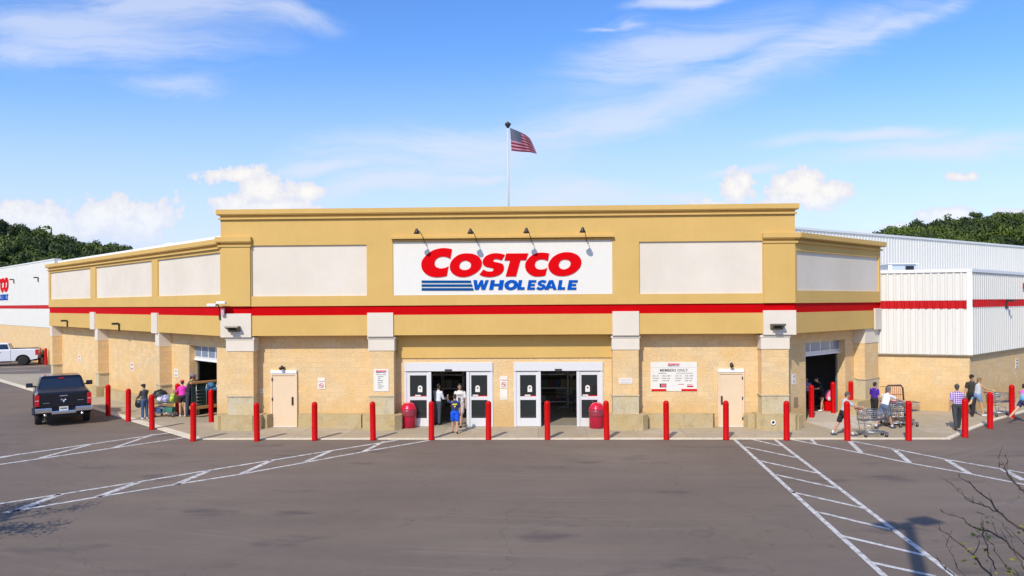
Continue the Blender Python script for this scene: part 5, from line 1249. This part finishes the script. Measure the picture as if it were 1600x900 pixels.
# tall frame cart behind the row
p = G(1398, 664); R_f = Frame((p.x, p.y, .03), (cos(radians(10)), sin(radians(10)), 0), (sin(radians(10)), -cos(radians(10)), 0))
t = empty('flatbed_cart', (p.x, p.y, .03), 'tall dark framed flatbed cart with red bars standing behind the row of carts', 'cart')
mb = MB()
mb.tube([tuple(R_f.p(-.42, .0, .2)), tuple(R_f.p(-.36, 0, 1.45)), tuple(R_f.p(-.28, 0, 1.56)), tuple(R_f.p(.28, 0, 1.56)), tuple(R_f.p(.36, 0, 1.45)), tuple(R_f.p(.46, 0, .2))], .035, 8)
mb.build('upright_frame', mat('frame_dark', (.09, .045, .045), .5), t)
mb = MB()
for k in range(7): x = -.26+.52*k/6; mb.tube([tuple(R_f.p(x, 0, .3)), tuple(R_f.p(x*.95, 0, 1.52))], .009, 6)
mb.tube([tuple(R_f.p(-.62, 0, 1.52)), tuple(R_f.p(-.3, 0, 1.52))], .014, 6).tube([tuple(R_f.p(-.38, .02, 1.2)), tuple(R_f.p(.4, .02, 1.2))], .012, 6)
mb.build('red_bars', mat('bar_red', (.32, .04, .04), .5), t)
MB().box(R_f, -.5, .62, -.35, .35, .18, .24).build('deck', mat('deck_wood', (.22, .12, .06), .6), t, bevel=.01)
for sx_ in (-.4, .5):
    for sy in (-.28, .28): q = R_f.p(sx_, sy, .07); MB().lathe(tuple(q), [(.05, -.02), (.07, -.015), (.07, .015), (.05, .02)], 12, 'X').build('wheel', M_black, t)

# goods in the left cart (each its own thing)
cpos = carts[4].location.copy()
def blob(name, label, dx, dy, z, r, m, cat):
    o = MB().ell((cpos.x+dx, cpos.y+dy, z), r, 12, 8)
    random.seed(int(dx*100)+50)
    for i, v in enumerate(o.v): o.v[i] = v+Vector((random.uniform(-1, 1), random.uniform(-1, 1), random.uniform(-1, 1)))*min(r)*.24
    return tag(o.build(name, m, recalc=True), label, cat)
blob('grocery_bag', 'black bag on top of the loaded cart', -.22, 0, 1.03, (.30, .24, .20), mat('bag_black', (.015, .018, .016), .5), 'bag')
blob('grocery_bag', 'lime green bag in the loaded cart nearer the pink woman', .42, -.1, .85, (.14, .2, .22), mat('lime', (.42, .62, .06), .6), 'bag')
blob('grocery_bag', 'pale lilac package in the loaded cart', .10, -.12, .84, (.17, .16, .17), mat('lilac', (.45, .42, .75), .6), 'package')
blob('grocery_bag', 'white package at the front of the loaded cart basket', -.14, -.14, .84, (.13, .14, .14), mat('pkg_white', (.7, .7, .75), .6), 'package')
blob('grocery_bag', 'tan package at the right end of the loaded cart', .33, .08, 1.08, (.16, .12, .13), mat('pkg_tan', (.40, .22, .12), .7), 'package')
p = Vector((cpos.x, cpos.y, 0))
tag(MB().box(WF, p.x-.45, p.x-.1, p.y-.2, p.y+.2, .25, .47).build('carton', mat('carton_blue', (.05, .09, .22), .6, var=.2), bevel=.01), 'navy carton on the lower rack of the loaded cart', 'carton')
tag(MB().box(WF, p.x-.02, p.x+.42, p.y-.2, p.y+.2, .25, .45).build('carton', mat('carton_green', (.03, .18, .13), .6, var=.2), bevel=.01), 'green carton on the lower rack of the loaded cart', 'carton')
# dark green rack with wooden rails before the left roll up door
a = EYE+ray(300, 620)*32.3; b = EYE+ray(352, 620)*33.4; a.z = b.z = 0; d = (b-a).normalized(); RF = Frame((a.x, a.y, .03), d, (d.y, -d.x, 0)); L_ = (b-a).length
t = empty('display_rack', RF.p(L_/2, 0, 0), 'dark green rack with wooden rails in front of the left roll up door', 'rack')
MB().box(RF, 0, L_, -.06, .0, .5, 1.50).build('green_panel', mat('tarp_green', (.012, .032, .024), .6, var=.4, vscale=4), t)
MB().box(RF, -.05, L_+.05, -.14, .06, 1.50, 1.60).box(RF, -.05, L_+.05, -.20, .10, .38, .52).build('wooden_rail', mat('rack_wood', (.42, .22, .08), .6, var=.2, vscale=6), t, bevel=.02)
mb = MB()
for q in (.12, .42, .72, .97): mb.tube([tuple(RF.p(L_*q, .03, .45)), tuple(RF.p(L_*q, .03, 1.55))], .014, 6)
for q in (.12,):
    for z in (.6, .75, .9, 1.05, 1.2): mb.tube([tuple(RF.p(L_*q, .03, z)), tuple(RF.p(L_*.30, .03, z))], .009, 6)
mb.build('wire_divider', M_steel, t)
for q in (.1, .9):
    c = RF.p(L_*q, -.25, .12); MB().lathe(tuple(c), [(.08, -.03), (.12, -.02), (.12, .02), (.08, .03)], 14, 'X').build('wheel', M_black, t)
q = RF.p(L_*.52, .14, 1.40)
tag(MB().ell(tuple(q), (.20, .10, .13)).ell((q.x-.18, q.y, q.z-.16), (.11, .07, .1)).ell((q.x+.2, q.y, q.z-.16), (.13, .07, .08)).ell((q.x+.02, q.y-.02, q.z-.32), (.13, .06, .2)).build('blue_bundle', mat('bundle_blue', (.03, .12, .24), .7, var=.6, vscale=9)), 'bright blue bundle hanging over the dark green rack behind a bollard', 'bundle')
# red ride toy and carton in the right roll up door
p = G(1296, 642.5)
t = empty('toy_box', (p.x, p.y, .03), 'pink and red packaged goods on the floor in the right roll up door', 'package')
MB().box(WF, p.x-.25, p.x+.3, p.y-.2, p.y+.2, .03, .45).build('red_carton', M_logored, t, bevel=.02)
MB().ell((p.x, p.y-.05, .72), (.24, .2, .28)).build('pink_bundle', mat('pinkb', (.75, .12, .25), .6, var=.3, vscale=10), t)
MB().ell((p.x-.1, p.y-.23, .6), (.07, .03, .1)).build('white_patch', M_sign, t)

# ================================================================== PICKUPS
def pickup(label, paint, loc, heading, accents):
    t = empty('pickup_truck', (0, 0, 0), label, 'pickup truck')
    K = Frame((0, 0, 0), (1, 0, 0), (0, 1, 0))
    def arc(cy, r, a0, a1, n=12): return [(cy+r*cos(radians(a0+(a1-a0)*k/n)), .40+r*sin(radians(a0+(a1-a0)*k/n))) for k in range(n+1)]
    yR, yF, rw = -1.78, 1.86, .47
    prof = [(-2.82, .55), (-2.86, .85), (-2.84, 1.36)] + [(-2.2, 1.385), (-.98, 1.37), (-.9, 1.36), (.9, 1.34), (1.25, 1.30), (2.2, 1.22), (2.66, 1.12), (2.80, .95), (2.84, .55), (2.7, .42)]
    prof += arc(yF, rw, 2, 178)+[(1.2, .42), (-1.1, .42)]+arc(yR, rw, 2, 178)+[(-2.5, .5)]
    mb = MB(); n = len(prof); xs = [(-1.0, 1), (-1.0, 0)]
    # body sides with shoulder: sections across x
    secs = [(-.95, .0), (-1.0, .05), (1.0, .05), (.95, .0)]
    def zs(z, inset): return z
    P = []
    for x, sc in ((-.93, 1), (-1.0, 0), (1.0, 0), (.93, 1)):
        for y, z in prof:
            zz = z if sc == 0 or z < 1.0 else z+.02
            yy = y*(1.004 if sc else 1)
            if sc == 0 and z > 1.0: zz = z-.05
            P.append((x, yy, zz))
    F = [tuple(range(n, 2*n)), tuple(range(2*n, 3*n))]
    # close left side: outer ring n..2n ; top cap between sections
    F += [(n+i, n+(i+1) % n, 2*n+(i+1) % n, 2*n+i) for i in range(n) if not (prof[i][1] > 1.0 and prof[(i+1) % n][1] > 1.0)]
    top_i = [i for i in range(n) if prof[i][1] > 1.0]
    i0, i1 = top_i[0], top_i[-1]
    for i in range(i0, i1):
        F += [(n+i, n+i+1, 0*n+i+1, 0*n+i), (0*n+i, 0*n+i+1, 3*n+i+1, 3*n+i), (3*n+i, 3*n+i+1, 2*n+i+1, 2*n+i)]
    F += [(n+i0, 0*n+i0, 3*n+i0, 2*n+i0), (n+i1, 0*n+i1, 3*n+i1, 2*n+i1)]
    mb.add(K, P, F)
    body = mb.build('body', paint, t, recalc=True)
    trim = mat('truck_trim_black', (.012, .012, .014), .5); chrome = mat('chrome', (.78, .78, .8), .18, metal=1); tg = mat('truck_glass', (.015, .022, .035), .05, spec=.8)
    # wheel arch liners and flares
    mb = MB()
    for cy in (yR, yF):
        for s in (-1, 1):
            A = arc(cy, rw+.0, 0, 180, 14); B = arc(cy, rw+.06, 0, 180, 14); k = len(A)
            mb.add(K, [(s*1.005, y, z) for y, z in A]+[(s*1.03, y, z) for y, z in B]+[(s*.99, y, z) for y, z in B], [(i, i+1, k+i+1, k+i) for i in range(k-1)]+[(k+i, k+i+1, 2*k+i+1, 2*k+i) for i in range(k-1)])
        mb.box(K, -.75, .75, cy-.5, cy+.5, .35, .98)
    mb.build('wheel_arch', trim, t)
    # greenhouse
    lo = [(-.93, -.92), (.93, -.92), (.93, 1.28), (-.93, 1.28)]; hi = [(-.76, -.70), (.76, -.70), (.74, .62), (-.74, .62)]
    cab = MB(); cab.add(K, [(x, y, 1.33) for x, y in lo]+[(x, y, 1.88) for x, y in hi]+[(x*.9, y*.9-.01, 1.93) for x, y in hi], [(0, 1, 5, 4), (1, 2, 6, 5), (2, 3, 7, 6), (3, 0, 4, 7), (4, 5, 9, 8), (5, 6, 10, 9), (6, 7, 11, 10), (7, 4, 8, 11), (8, 9, 10, 11)])
    cabo = cab.build('cab', paint, t, bevel=.03)
    def pane(name, i, j, x0, x1, z0, z1, off=.012):
        """window on the sloping side between corner i and j"""
        a, b, c, d = Vector((*lo[i], 1.33)), Vector((*lo[j], 1.33)), Vector((*hi[j], 1.88)), Vector((*hi[i], 1.88))
        nrm = (b-a).cross(d-a).normalized()
        def q(u, v): return (a*(1-u)+b*u)*(1-v)+(d*(1-u)+c*u)*v + nrm*off
        def q2(u, v): return q(u, v)-nrm*.03
        P = [q(x0, z0), q(x1, z0), q(x1, z1), q(x0, z1)]; P2 = [p-nrm*.03 for p in P]
        return MB().add(K, [tuple(p) for p in P+P2], [(0, 1, 2, 3), (4, 5, 6, 7), (0, 1, 5, 4), (1, 2, 6, 5), (2, 3, 7, 6), (3, 0, 4, 7)]).build(name, tg, t)
    pane('rear_window', 0, 1, .05, .95, .10, .86); pane('windshield', 2, 3, .05, .95, .08, .92)
    for (i, j) in ((1, 2), (3, 0)):
        for x0, x1 in ((.05, .40), (.43, .86)):
            xx0, xx1 = (x0, x1) if i == 1 else (1-x1, 1-x0); pane('side_window', i, j, xx0, xx1, .12, .88)
    # bed: rails, cover, tailgate
    MB().box(K, -.90, .90, -2.74, -.95, 1.38, 1.418).build('bed_cover', mat('bed_cover_black', (.02, .02, .024), .55), t, bevel=.012)
    tgate = MB().box(K, -.80, .80, -2.905, -2.84, .80, 1.39).build('tailgate', paint, t, bevel=.025)
    MB().box(K, -.78, .78, -2.912, -2.905, 1.20, 1.215).box(K, -.80, .80, -2.912, -2.905, .93, .94).build('crease', trim, tgate)
    MB().box(K, -.14, .14, -2.935, -2.90, 1.24, 1.285).build('tailgate_handle', chrome, tgate, bevel=.01)
    # round shield-like emblem: a ram's head reduced to horns and muzzle
    eb = MB()
    for s in (-1, 1):
        eb.tube([(s*.015, -2.915, 1.09), (s*.06, -2.925, 1.125), (s*.105, -2.925, 1.10), (s*.10, -2.925, 1.05), (s*.065, -2.925, 1.045)], [.016, .022, .024, .018, .01], 8)
    eb.add(K, [(-.035, -2.93, 1.09), (.035, -2.93, 1.09), (.03, -2.94, 1.02), (0, -2.94, .97), (-.03, -2.94, 1.02), (-.035, -2.90, 1.09), (.035, -2.90, 1.09), (.03, -2.90, 1.02), (0, -2.90, .97), (-.03, -2.90, 1.02)],
           [tuple(range(5)), tuple(range(5, 10))]+[(i, (i+1) % 5, 5+(i+1) % 5, 5+i) for i in range(5)])
    eb.build('emblem', chrome, tgate)
    MB().box(K, -.72, -.50, -2.912, -2.905, .98, 1.0).box(K, .50, .72, -2.912, -2.905, 1.04, 1.06).build('badge', chrome, tgate)
    lamp = mat('tail_lamp_red', (.55, .005, .01), .15, coat=.8)
    for s in (-1, 1):
        l_ = MB().box(K, s*.85 if s > 0 else -1.012, 1.012 if s > 0 else -.85, -2.90, -2.66, .86, 1.33).build('tail_light', lamp, t, bevel=.02)
        MB().box(K, s*.93-.06, s*.93+.06, -2.908, -2.899, 1.08, 1.12).build('reversing_lens', mat('lens_pink', (.7, .35, .35), .2), l_)
    # bumper in three chrome pieces with a step
    mb = MB().box(K, -1.0, -.42, -3.06, -2.86, .60, .80).box(K, .42, 1.0, -3.06, -2.86, .60, .80).box(K, -.44, .44, -3.03, -2.88, .52, .66)
    bmp = mb.build('rear_bumper', chrome if accents else mat('bumper_dark', (.05, .05, .05), .5), t, bevel=.03)
    MB().box(K, -.98, -.45, -3.04, -2.88, .80, .815).box(K, .45, .98, -3.04, -2.88, .80, .815).build('step_pad', trim, bmp)
    pl = MB().box(K, -.16, .16, -2.945, -2.925, .66, .82).build('license_plate', mat('plate_cream', (.62, .62, .52), .5), t)
    MB().box(K, -.12, .12, -2.95, -2.946, .71, .765).build('plate_number', mat('plate_ink', (.10, .13, .25), .5), pl)
    MB().box(K, -.10, .10, -.79, -.745, 1.80, 1.85).build('brake_light', lamp, t)
    for s in (-1, 1):
        if accents: MB().tube([(s*.66, -3.02, .50), (s*.66, -2.6, .50)], .055, 12).tube([(s*.66, -3.035, .50), (s*.66, -3.0, .50)], .06, 12).build('exhaust_tip', chrome, t)
        MB().tube([(s*.93, .78, 1.36), (s*1.10, .74, 1.40)], .03, 8).build('mirror_arm', trim, t)
        MB().box(K, s*1.17-.13, s*1.17+.13, .66, .76, 1.34, 1.54).build('side_mirror', mat('mirror_dark', (.02, .03, .045), .25), t, bevel=.03)
        MB().box(K, s*1.006-.006, s*1.006+.006, -.25, -.02, 1.14, 1.18).build('door_handle', trim if not accents else chrome, t)
        MB().box(K, s*1.003-.004, s*1.003+.004, -.012+.14, .0+.14, .5, 1.33).box(K, s*1.003-.004, s*1.003+.004, -.93, -.915, .5, 1.34).build('door_seam', trim, t)
        MB().box(K, s*1.03-.06, s*1.03+.06, -1.0, 1.25, .30, .36).build('side_step', trim, t, bevel=.01)
        for cy in (yR, yF):
            wx = s*.88
            w = MB().lathe((wx, cy, .40), [(.25, -.13), (.36, -.13), (.395, -.10), (.40, -.05), (.40, .05), (.395, .10), (.36, .13), (.25, .13)], 28, 'X').build('tyre', mat('tyre_rubber', (.018, .018, .018), .8), t)
            r_ = MB().lathe((wx, cy, .40), [(.25, -.115), (.24, -.05), (.10, -.07), (.09, -.10), (.0001, -.10)], 24, 'X')
            r_.lathe((wx, cy, .40), [(.25, .115), (.24, .05), (.10, .07), (.09, .10), (.0001, .10)], 24, 'X')
            for k in range(6):
                a_ = 2*pi*k/6
                for x_ in (.09,): r_.tube([(wx+s*x_, cy+.07*cos(a_), .40+.07*sin(a_)), (wx+s*x_, cy+.235*cos(a_), .40+.235*sin(a_))], .026, 6)
            r_.build('rim', mat('rim_grey', (.22, .22, .23), .35, metal=.7), w)
    MB().box(K, -.7, .7, -2.7, 2.6, .36, .55).build('chassis', trim, t)
    MB().box(K, -.75, .75, 2.80, 2.87, .62, 1.02).build('grille', trim, t, bevel=.02)
    for s in (-1, 1): MB().box(K, s*.87-.11, s*.87+.11, 2.72, 2.85, .88, 1.05).build('headlight', mat('headlamp', (.7, .7, .72), .1), t, bevel=.02)
    t.location = loc; t.rotation_euler = (0, 0, -radians(heading))
    return t
blackp = mat('truck_black_paint', (.006, .007, .014), .22, coat=.5, spec=.4)
whitep = mat('truck_white_paint', (.74, .75, .77), .25, coat=.8)
wl, wr = G(66, 663), G(140, 656); mid = (wl+wr)/2; ax = (wr-wl).normalized(); hdv = Vector((-ax.y, ax.x, 0))
hd1 = math.degrees(atan2(hdv.x, hdv.y))
mid = (G(60, 663)+G(134, 656))/2; hd1 += 6.5; hdv = Vector((sin(radians(hd1)), cos(radians(hd1)), 0)); loc = mid+hdv*(1.78-.1)
pickup('black pickup truck seen from behind, chrome bumper, driving beside the left wing', blackp, (loc.x, loc.y, 0), hd1, True)
wc = G(36, 571); hd2 = -118; hv = Vector((sin(radians(hd2)), cos(radians(hd2)), 0)); rt = Vector((hv.y, -hv.x, 0))
loc = wc + hv*1.78 + rt*.9
pickup('white pickup truck cut off by the left edge, parked beside the far white metal wall', whitep, (loc.x, loc.y, 0), hd2, False)

# ================================================================== TREES
def leafmat(name, c1, c2, sc=.8):
    m = bpy.data.materials.new(name); m.use_nodes = True; N = m.node_tree.nodes; L = m.node_tree.links; b = N['Principled BSDF']
    b.inputs['Roughness'].default_value = .6; b.inputs['Specular IOR Level'].default_value = .25
    tc = N.new('ShaderNodeTexCoord'); n = N.new('ShaderNodeTexNoise'); n.inputs['Scale'].default_value = sc; n.inputs['Detail'].default_value = 5; L.new(tc.outputs['Object'], n.inputs['Vector'])
    r = N.new('ShaderNodeMapRange'); L.new(n.outputs[0], r.inputs[0]); r.inputs[1].default_value = .35; r.inputs[2].default_value = .65
    mx = N.new('ShaderNodeMixRGB'); mx.inputs[1].default_value = (*c1, 1); mx.inputs[2].default_value = (*c2, 1); L.new(r.outputs[0], mx.inputs[0]); L.new(mx.outputs[0], b.inputs['Base Color'])
    return m
bark = mat('bark', (.06, .045, .035), .9, var=.3, vscale=12, bump=.5)
def leaves(mb, c, n, rad, size, rnd):
    for _ in range(n):
        d = Vector((rnd.gauss(0, 1), rnd.gauss(0, 1), rnd.gauss(0, 1)))
        p = Vector(c)+Vector((d.x*rad, d.y*rad, d.z*rad*.8))
        a = Vector((rnd.uniform(-1, 1), rnd.uniform(-1, 1), rnd.uniform(-.4, .4))).normalized(); b = a.cross(Vector((rnd.uniform(-1, 1), rnd.uniform(-1, 1), rnd.uniform(.2, 1)))).normalized()
        s = size*rnd.uniform(.6, 1.2)
        mb.add(WF, [tuple(p), tuple(p+a*s*.5+b*s*.28), tuple(p+a*s), tuple(p+a*s*.5-b*s*.28)], [(0, 1, 2, 3)])
# right: nearly bare young tree close to the camera
rnd = random.Random(3)
tb = Vector((6.6, 7.4, 0))
tr = empty('young_tree', tuple(tb), 'nearly bare young tree with thin twigs and few yellow green leaves, lower right corner', 'tree')
D0 = 7.0
def TP(px, py, d): return EYE+ray(px, py)*d
hub = TP(1668, 930, 7.6)
wood = MB(); lv = MB()
wood.tube([tuple(tb), tuple(tb+Vector((.05, .02, .8))), tuple(tb*.55+hub*.45+Vector((0, 0, .3))), tuple(hub)], [.06, .05, .04, .03], 8)
brs = [([(1600,828),(1583,818),(1559,798),(1534,773),(1517,756),(1499,738)], 7.0, .012), ([(1559,799),(1539,791),(1521,786),(1497,767),(1466,742)], 7.0, .006),
 ([(1600,873),(1574,847),(1548,831),(1517,822),(1494,807),(1468,797)], 6.7, .010), ([(1560,915),(1548,898),(1521,867),(1488,841),(1461,823)], 6.5, .011),
 ([(1600,767),(1586,755),(1574,743),(1572,725),(1572,709)], 7.4, .010), ([(1575,745),(1567,722),(1561,729),(1562,712)], 7.4, .004), ([(1510,905),(1494,884),(1484,862),(1477,840)], 6.4, .005),
 ([(1500,915),(1490,898),(1470,880),(1450,862)], 6.3, .008), ([(1556,890),(1545,870),(1539,845),(1535,820),(1535,807)], 6.8, .007), ([(1521,867),(1530,845),(1535,832)], 6.6, .005),
 ([(1600,905),(1578,892),(1560,868),(1545,845),(1530,818)], 6.9, .006), ([(1600,850),(1580,830),(1567,818),(1545,806),(1525,798)], 7.2, .004), ([(1600,890),(1590,872),(1580,850),(1572,822)], 6.6, .005)]
for pts, d, r in brs:
    P = [TP(x, y, d+.12*i*(1 if i % 2 else .6)*.4) for i, (x, y) in enumerate(pts)]
    if pts[0][0] >= 1590: P = [hub]+P; rr = [r*1.5]+[r*(1-.8*i/(len(P)-2)) for i in range(len(P)-1)]
    else: rr = [r*(1-.8*i/(len(P)-1)) for i in range(len(P))]
    if pts[0][1] > 895: P = [TP(1640, 950, 7.3)]+P; rr = [r*1.3]+rr
    # densify with slight crookedness
    Q = []; q2 = []
    for i in range(len(P)-1):
        for k in range(3):
            f = k/3; Q.append(P[i].lerp(P[i+1], f)+Vector((rnd.gauss(0, .008), rnd.gauss(0, .02), rnd.gauss(0, .008)))*(1 if k else .3)); q2.append(rr[i]*(1-f)+rr[i+1]*f)
    Q.append(P[-1]); q2.append(rr[-1]); wood.tube([tuple(p) for p in Q], q2, 5)
    for i in range(3, len(Q)-1):
        for _ in range(1):
            if rnd.random() < .6:
                d_ = (Q[i+1]-Q[i]).normalized(); a = (d_*rnd.uniform(.6, 1.3)+Vector((rnd.uniform(-1, 1), rnd.uniform(-1, 1), rnd.uniform(-.3, 1.1)))*.7).normalized(); ln_ = rnd.choice((.025, .03, .04, .07, .15))
                e = Q[i]+a*ln_; wood.tube([tuple(Q[i]), tuple(Q[i]+a*ln_*.5+Vector((0, 0, .01))), tuple(e)], [.003, .0025, .0015], 4)
                pxy = (Q[i]-EYE); dep = pxy.dot(FW); sx_ = 800+FPX*pxy.dot(RR)/dep; sy = PYH-FPX*pxy.dot(UU)/dep
                if sy > 820 and sx_ > 1520 and rnd.random() < (sy-800)/110: leaves(lv, e, rnd.randint(1, 5), .035, .055, rnd)
                elif rnd.random() < .12: leaves(lv, e, 1, .01, .022, rnd)
    if d > 6.6 and pts[0][0] >= 1590:
        for i in range(1, 4): leaves(lv, Q[i], 5, .06, .05, rnd)
wood.tube([tuple(TP(1640, 950, 7.3)), tuple(hub)], [.02, .03], 6)
for _ in range(40): leaves(lv, hub+Vector((rnd.gauss(0, .3), rnd.gauss(0, .3), rnd.gauss(0, .2))), 6, .06, .055, rnd)
wood.build('branches', bark, tr); lv.build('leaves', leafmat('spring_leaf', (.09, .12, .02), (.30, .27, .03), 6), tr, recalc=False)
# left: leafy tree outside the frame whose shadow falls into the lot
rnd = random.Random(11)
def leafy(name, label, base, h, crown, n, size, mleaf, zc, density=26):
    t = empty(name, base, label, 'tree'); w = MB(); lv = MB(); b = Vector(base)
    w.tube([tuple(b), tuple(b+Vector((.05, 0, h*.3))), tuple(b+Vector((-.03, .05, h*.6))), tuple(b+Vector((.02, 0, h*.92)))], [.13, .10, .07, .02], 8)
    for i in range(n):
        z = rnd.uniform(.22, .85)*h; th = rnd.uniform(0, 2*pi); q = (z/h-.22)/.65
        r = crown*(.95-.55*abs(q-.35))*rnd.uniform(.75, 1.1)
        a = b+Vector((0, 0, z)); e = a+Vector((cos(th)*r, sin(th)*r, r*rnd.uniform(-.05, .35)))
        m_ = a.lerp(e, .5)+Vector((0, 0, .12)); w.tube([tuple(a), tuple(m_), tuple(e)], [.035, .02, .006], 5)
        for k in range(7): c_ = a.lerp(e, .35+.65*k/6)+Vector((rnd.gauss(0, .12), rnd.gauss(0, .12), rnd.gauss(0, .1))); leaves(lv, c_, density, .13, size, rnd)
    w.build('trunk', bark, t); lv.build('crown', mleaf, t, recalc=False); return t
lg = leafmat('lot_tree_leaf', (.05, .09, .015), (.13, .17, .03), 2)
leafy('lot_tree', 'leafy green tree whose branch tips and shadow enter at the left edge', (-13.8, 13.6, 0), 3.8, 2.35, 34, .10, lg, 2.4, 24)

# street light outside the frame that throws its shadow on the hatched lines
st_tip = G(1418, 818); hgt = 13.2
shd = Vector((sin(SUN_TR), cos(SUN_TR), 0))*(hgt/math.tan(SUN_EL)); bs = st_tip-shd
t = empty('street_light', (bs.x, bs.y, 0), 'tall double headed parking lot light whose shadow falls on the hatched marking', 'street light')
MB().tube([(bs.x, bs.y, 0), (bs.x, bs.y, hgt)], [.17, .12], 12).build('pole', M_dark, t)
hdir = Vector((.93, .38, 0)).normalized(); HF = Frame((bs.x, bs.y, hgt), hdir, (-hdir.y, hdir.x, 0))
MB().box(HF, -.35, .35, -.05, .05, -.08, .02).build('arm', M_dark, t)
for s in (-1, 1): MB().box(HF, .22*s if s > 0 else -.82, .82 if s > 0 else -.22, -.24, .24, -.08, .08).build('lamp_head', M_dark, t, bevel=.03)

# ================================================================== HILLS AND FOREST
def crown_variant(seed, nleaf=460):
    r = random.Random(seed); V = []; Fc = []
    lobes = [(Vector((r.uniform(-.45, .45), r.uniform(-.45, .45), r.uniform(.25, .85))), r.uniform(.32, .55)) for _ in range(9)]
    for k in range(nleaf):
        c, rad = r.choice(lobes); d = Vector((r.gauss(0, 1), r.gauss(0, 1), r.gauss(0, 1)+.2)).normalized()
        p = c+d*rad*r.uniform(.8, 1.06); a = d.cross(Vector((r.gauss(0, 1), r.gauss(0, 1), r.gauss(0, 1)))).normalized(); b = (d.cross(a)+d*r.uniform(-.5, .5)).normalized(); s = r.uniform(.045, .10)
        i = len(V); V += [p-a*s-b*s*.7, p+a*s-b*s*.8, p+a*s*.9+b*s, p-a*s*.8+b*s*.8]; Fc.append((i, i+1, i+2, i+3))
    return V, Fc
CV = [crown_variant(s) for s in range(6)]
def smooth(t): t = max(0, min(1, t)); return t*t*(3-2*t)
fm = [leafmat('forest_leaf', (.022, .038, .010), (.085, .120, .018), .045), leafmat('forest_leaf_light', (.022, .038, .010), (.10, .14, .018), .05)]
def hill(ridge, d0, d1, name, label, seed, m):
    """ridge: photo skyline (px, py) at distance d1; hill climbs from d0 to d1 and falls behind"""
    r = random.Random(seed); TH = 7.6
    def sky(px):
        for i in range(len(ridge)-1):
            if ridge[i][0] <= px <= ridge[i+1][0]:
                f = (px-ridge[i][0])/(ridge[i+1][0]-ridge[i][0]); return ridge[i][1]*(1-f)+ridge[i+1][1]*f
        return ridge[0][1] if px < ridge[0][0] else ridge[-1][1]
    def hz(px, d):
        top_ = (PYH-(px-800)*.0065-sky(px))/FPX*d1+CAMH-TH*.92
        q = (d-d0)/(d1-d0)
        return max(0, top_)*(smooth(q)*.62+q*.38 if q <= 1 else (1-smooth((q-1)*1.2)*.6))
    x0, x1 = ridge[0][0], ridge[-1][0]; nx, nd_ = 40, 30; P = []; F = []
    def pos(px, d):
        v = EYE+(FW+RR*((px-800)/FPX))*d; return Vector((v.x, v.y, hz(px, d)))
    for i in range(nx+1):
        for j in range(nd_+1):
            P.append(tuple(pos(x0+(x1-x0)*i/nx, d0+(d1*1.5-d0)*j/nd_)))
    F = [(i*(nd_+1)+j, (i+1)*(nd_+1)+j, (i+1)*(nd_+1)+j+1, i*(nd_+1)+j+1) for i in range(nx) for j in range(nd_)]
    tag(MB().add(WF, P, F, True).build('hill_'+name if False else 'hill', mat('hill_soil', (.03, .045, .015), .95, var=.3, vscale=.1)), kind='structure')
    V = []; Fc = []; cnt = 0
    d = d0+25
    while d < d1*1.04:
        px = x0+2; step = 4.4/d*FPX
        while px < x1-2:
            pj = px+r.uniform(-.5, .5)*step; dj = d+r.uniform(-3, 3); p = pos(pj, dj); H_ = TH*r.uniform(.6, 1.12); Wd = r.uniform(2.6, 4.8)
            if r.random() < .05: H_ *= 1.22
            # only what can rise above the store roofs from anywhere near the camera
            ang = (p.z+H_-CAMH)/dj
            if ang > .035:
                cv, cf = CV[r.randrange(6)]; a = r.uniform(0, 6.28); ca, sa_ = cos(a), sin(a); b0_ = len(V)
                V += [(p.x+(v.x*ca-v.y*sa_)*Wd, p.y+(v.x*sa_+v.y*ca)*Wd, p.z+H_*.15+v.z*H_*.72) for v in cv]; Fc += [tuple(b0_+k for k in f) for f in cf]; cnt += 1
            px += step
        d += 5.0
    me = bpy.data.meshes.new('forest'); me.from_pydata(V, [], Fc); me.materials.append(m)
    o = bpy.data.objects.new('forest', me); COL.objects.link(o); tag(o, label, 'forest', kind='stuff'); print('forest', cnt, len(Fc))
    return pos
hill([(-140, 318), (-60, 330), (0, 346), (25, 350), (50, 360), (85, 370), (120, 375), (150, 381), (180, 384), (200, 388), (204, 398), (240, 430), (300, 455)], 190, 330, 'left', 'dense green forest on the hill behind the left end of the store', 5, fm[0])
posr = hill([(1290, 445), (1330, 400), (1362, 364), (1400, 357), (1430, 352), (1455, 349), (1500, 345), (1530, 340), (1560, 335), (1600, 332), (1700, 326), (1760, 322)], 190, 330, 'right', 'dense green forest on the hill behind the right end of the store', 6, fm[1])
# lone taller tree on the right skyline
p = posr(1526, 333); zt_ = CAMH+333*(PYH-4.7-331)/FPX
t = empty('skyline_tree', tuple(p), 'lone taller tree standing above the right hand skyline', 'tree')
MB().tube([tuple(p), (p.x, p.y, zt_-1.6)], [.35, .15], 6).build('trunk', bark, t)
mb = MB(); cv, cf = CV[2]
for off, sc_ in ((Vector((-1.6, 0, 0)), 2.2), (Vector((1.7, .5, -.5)), 2.4), (Vector((0, 0, -.2)), 1.9)):
    mb.add(WF, [(p.x+off.x+v.x*sc_, p.y+off.y+v.y*sc_, zt_-2.6+off.z+v.z*sc_*1.1) for v in cv], cf)
mb.build('crown', fm[0], t, recalc=False)
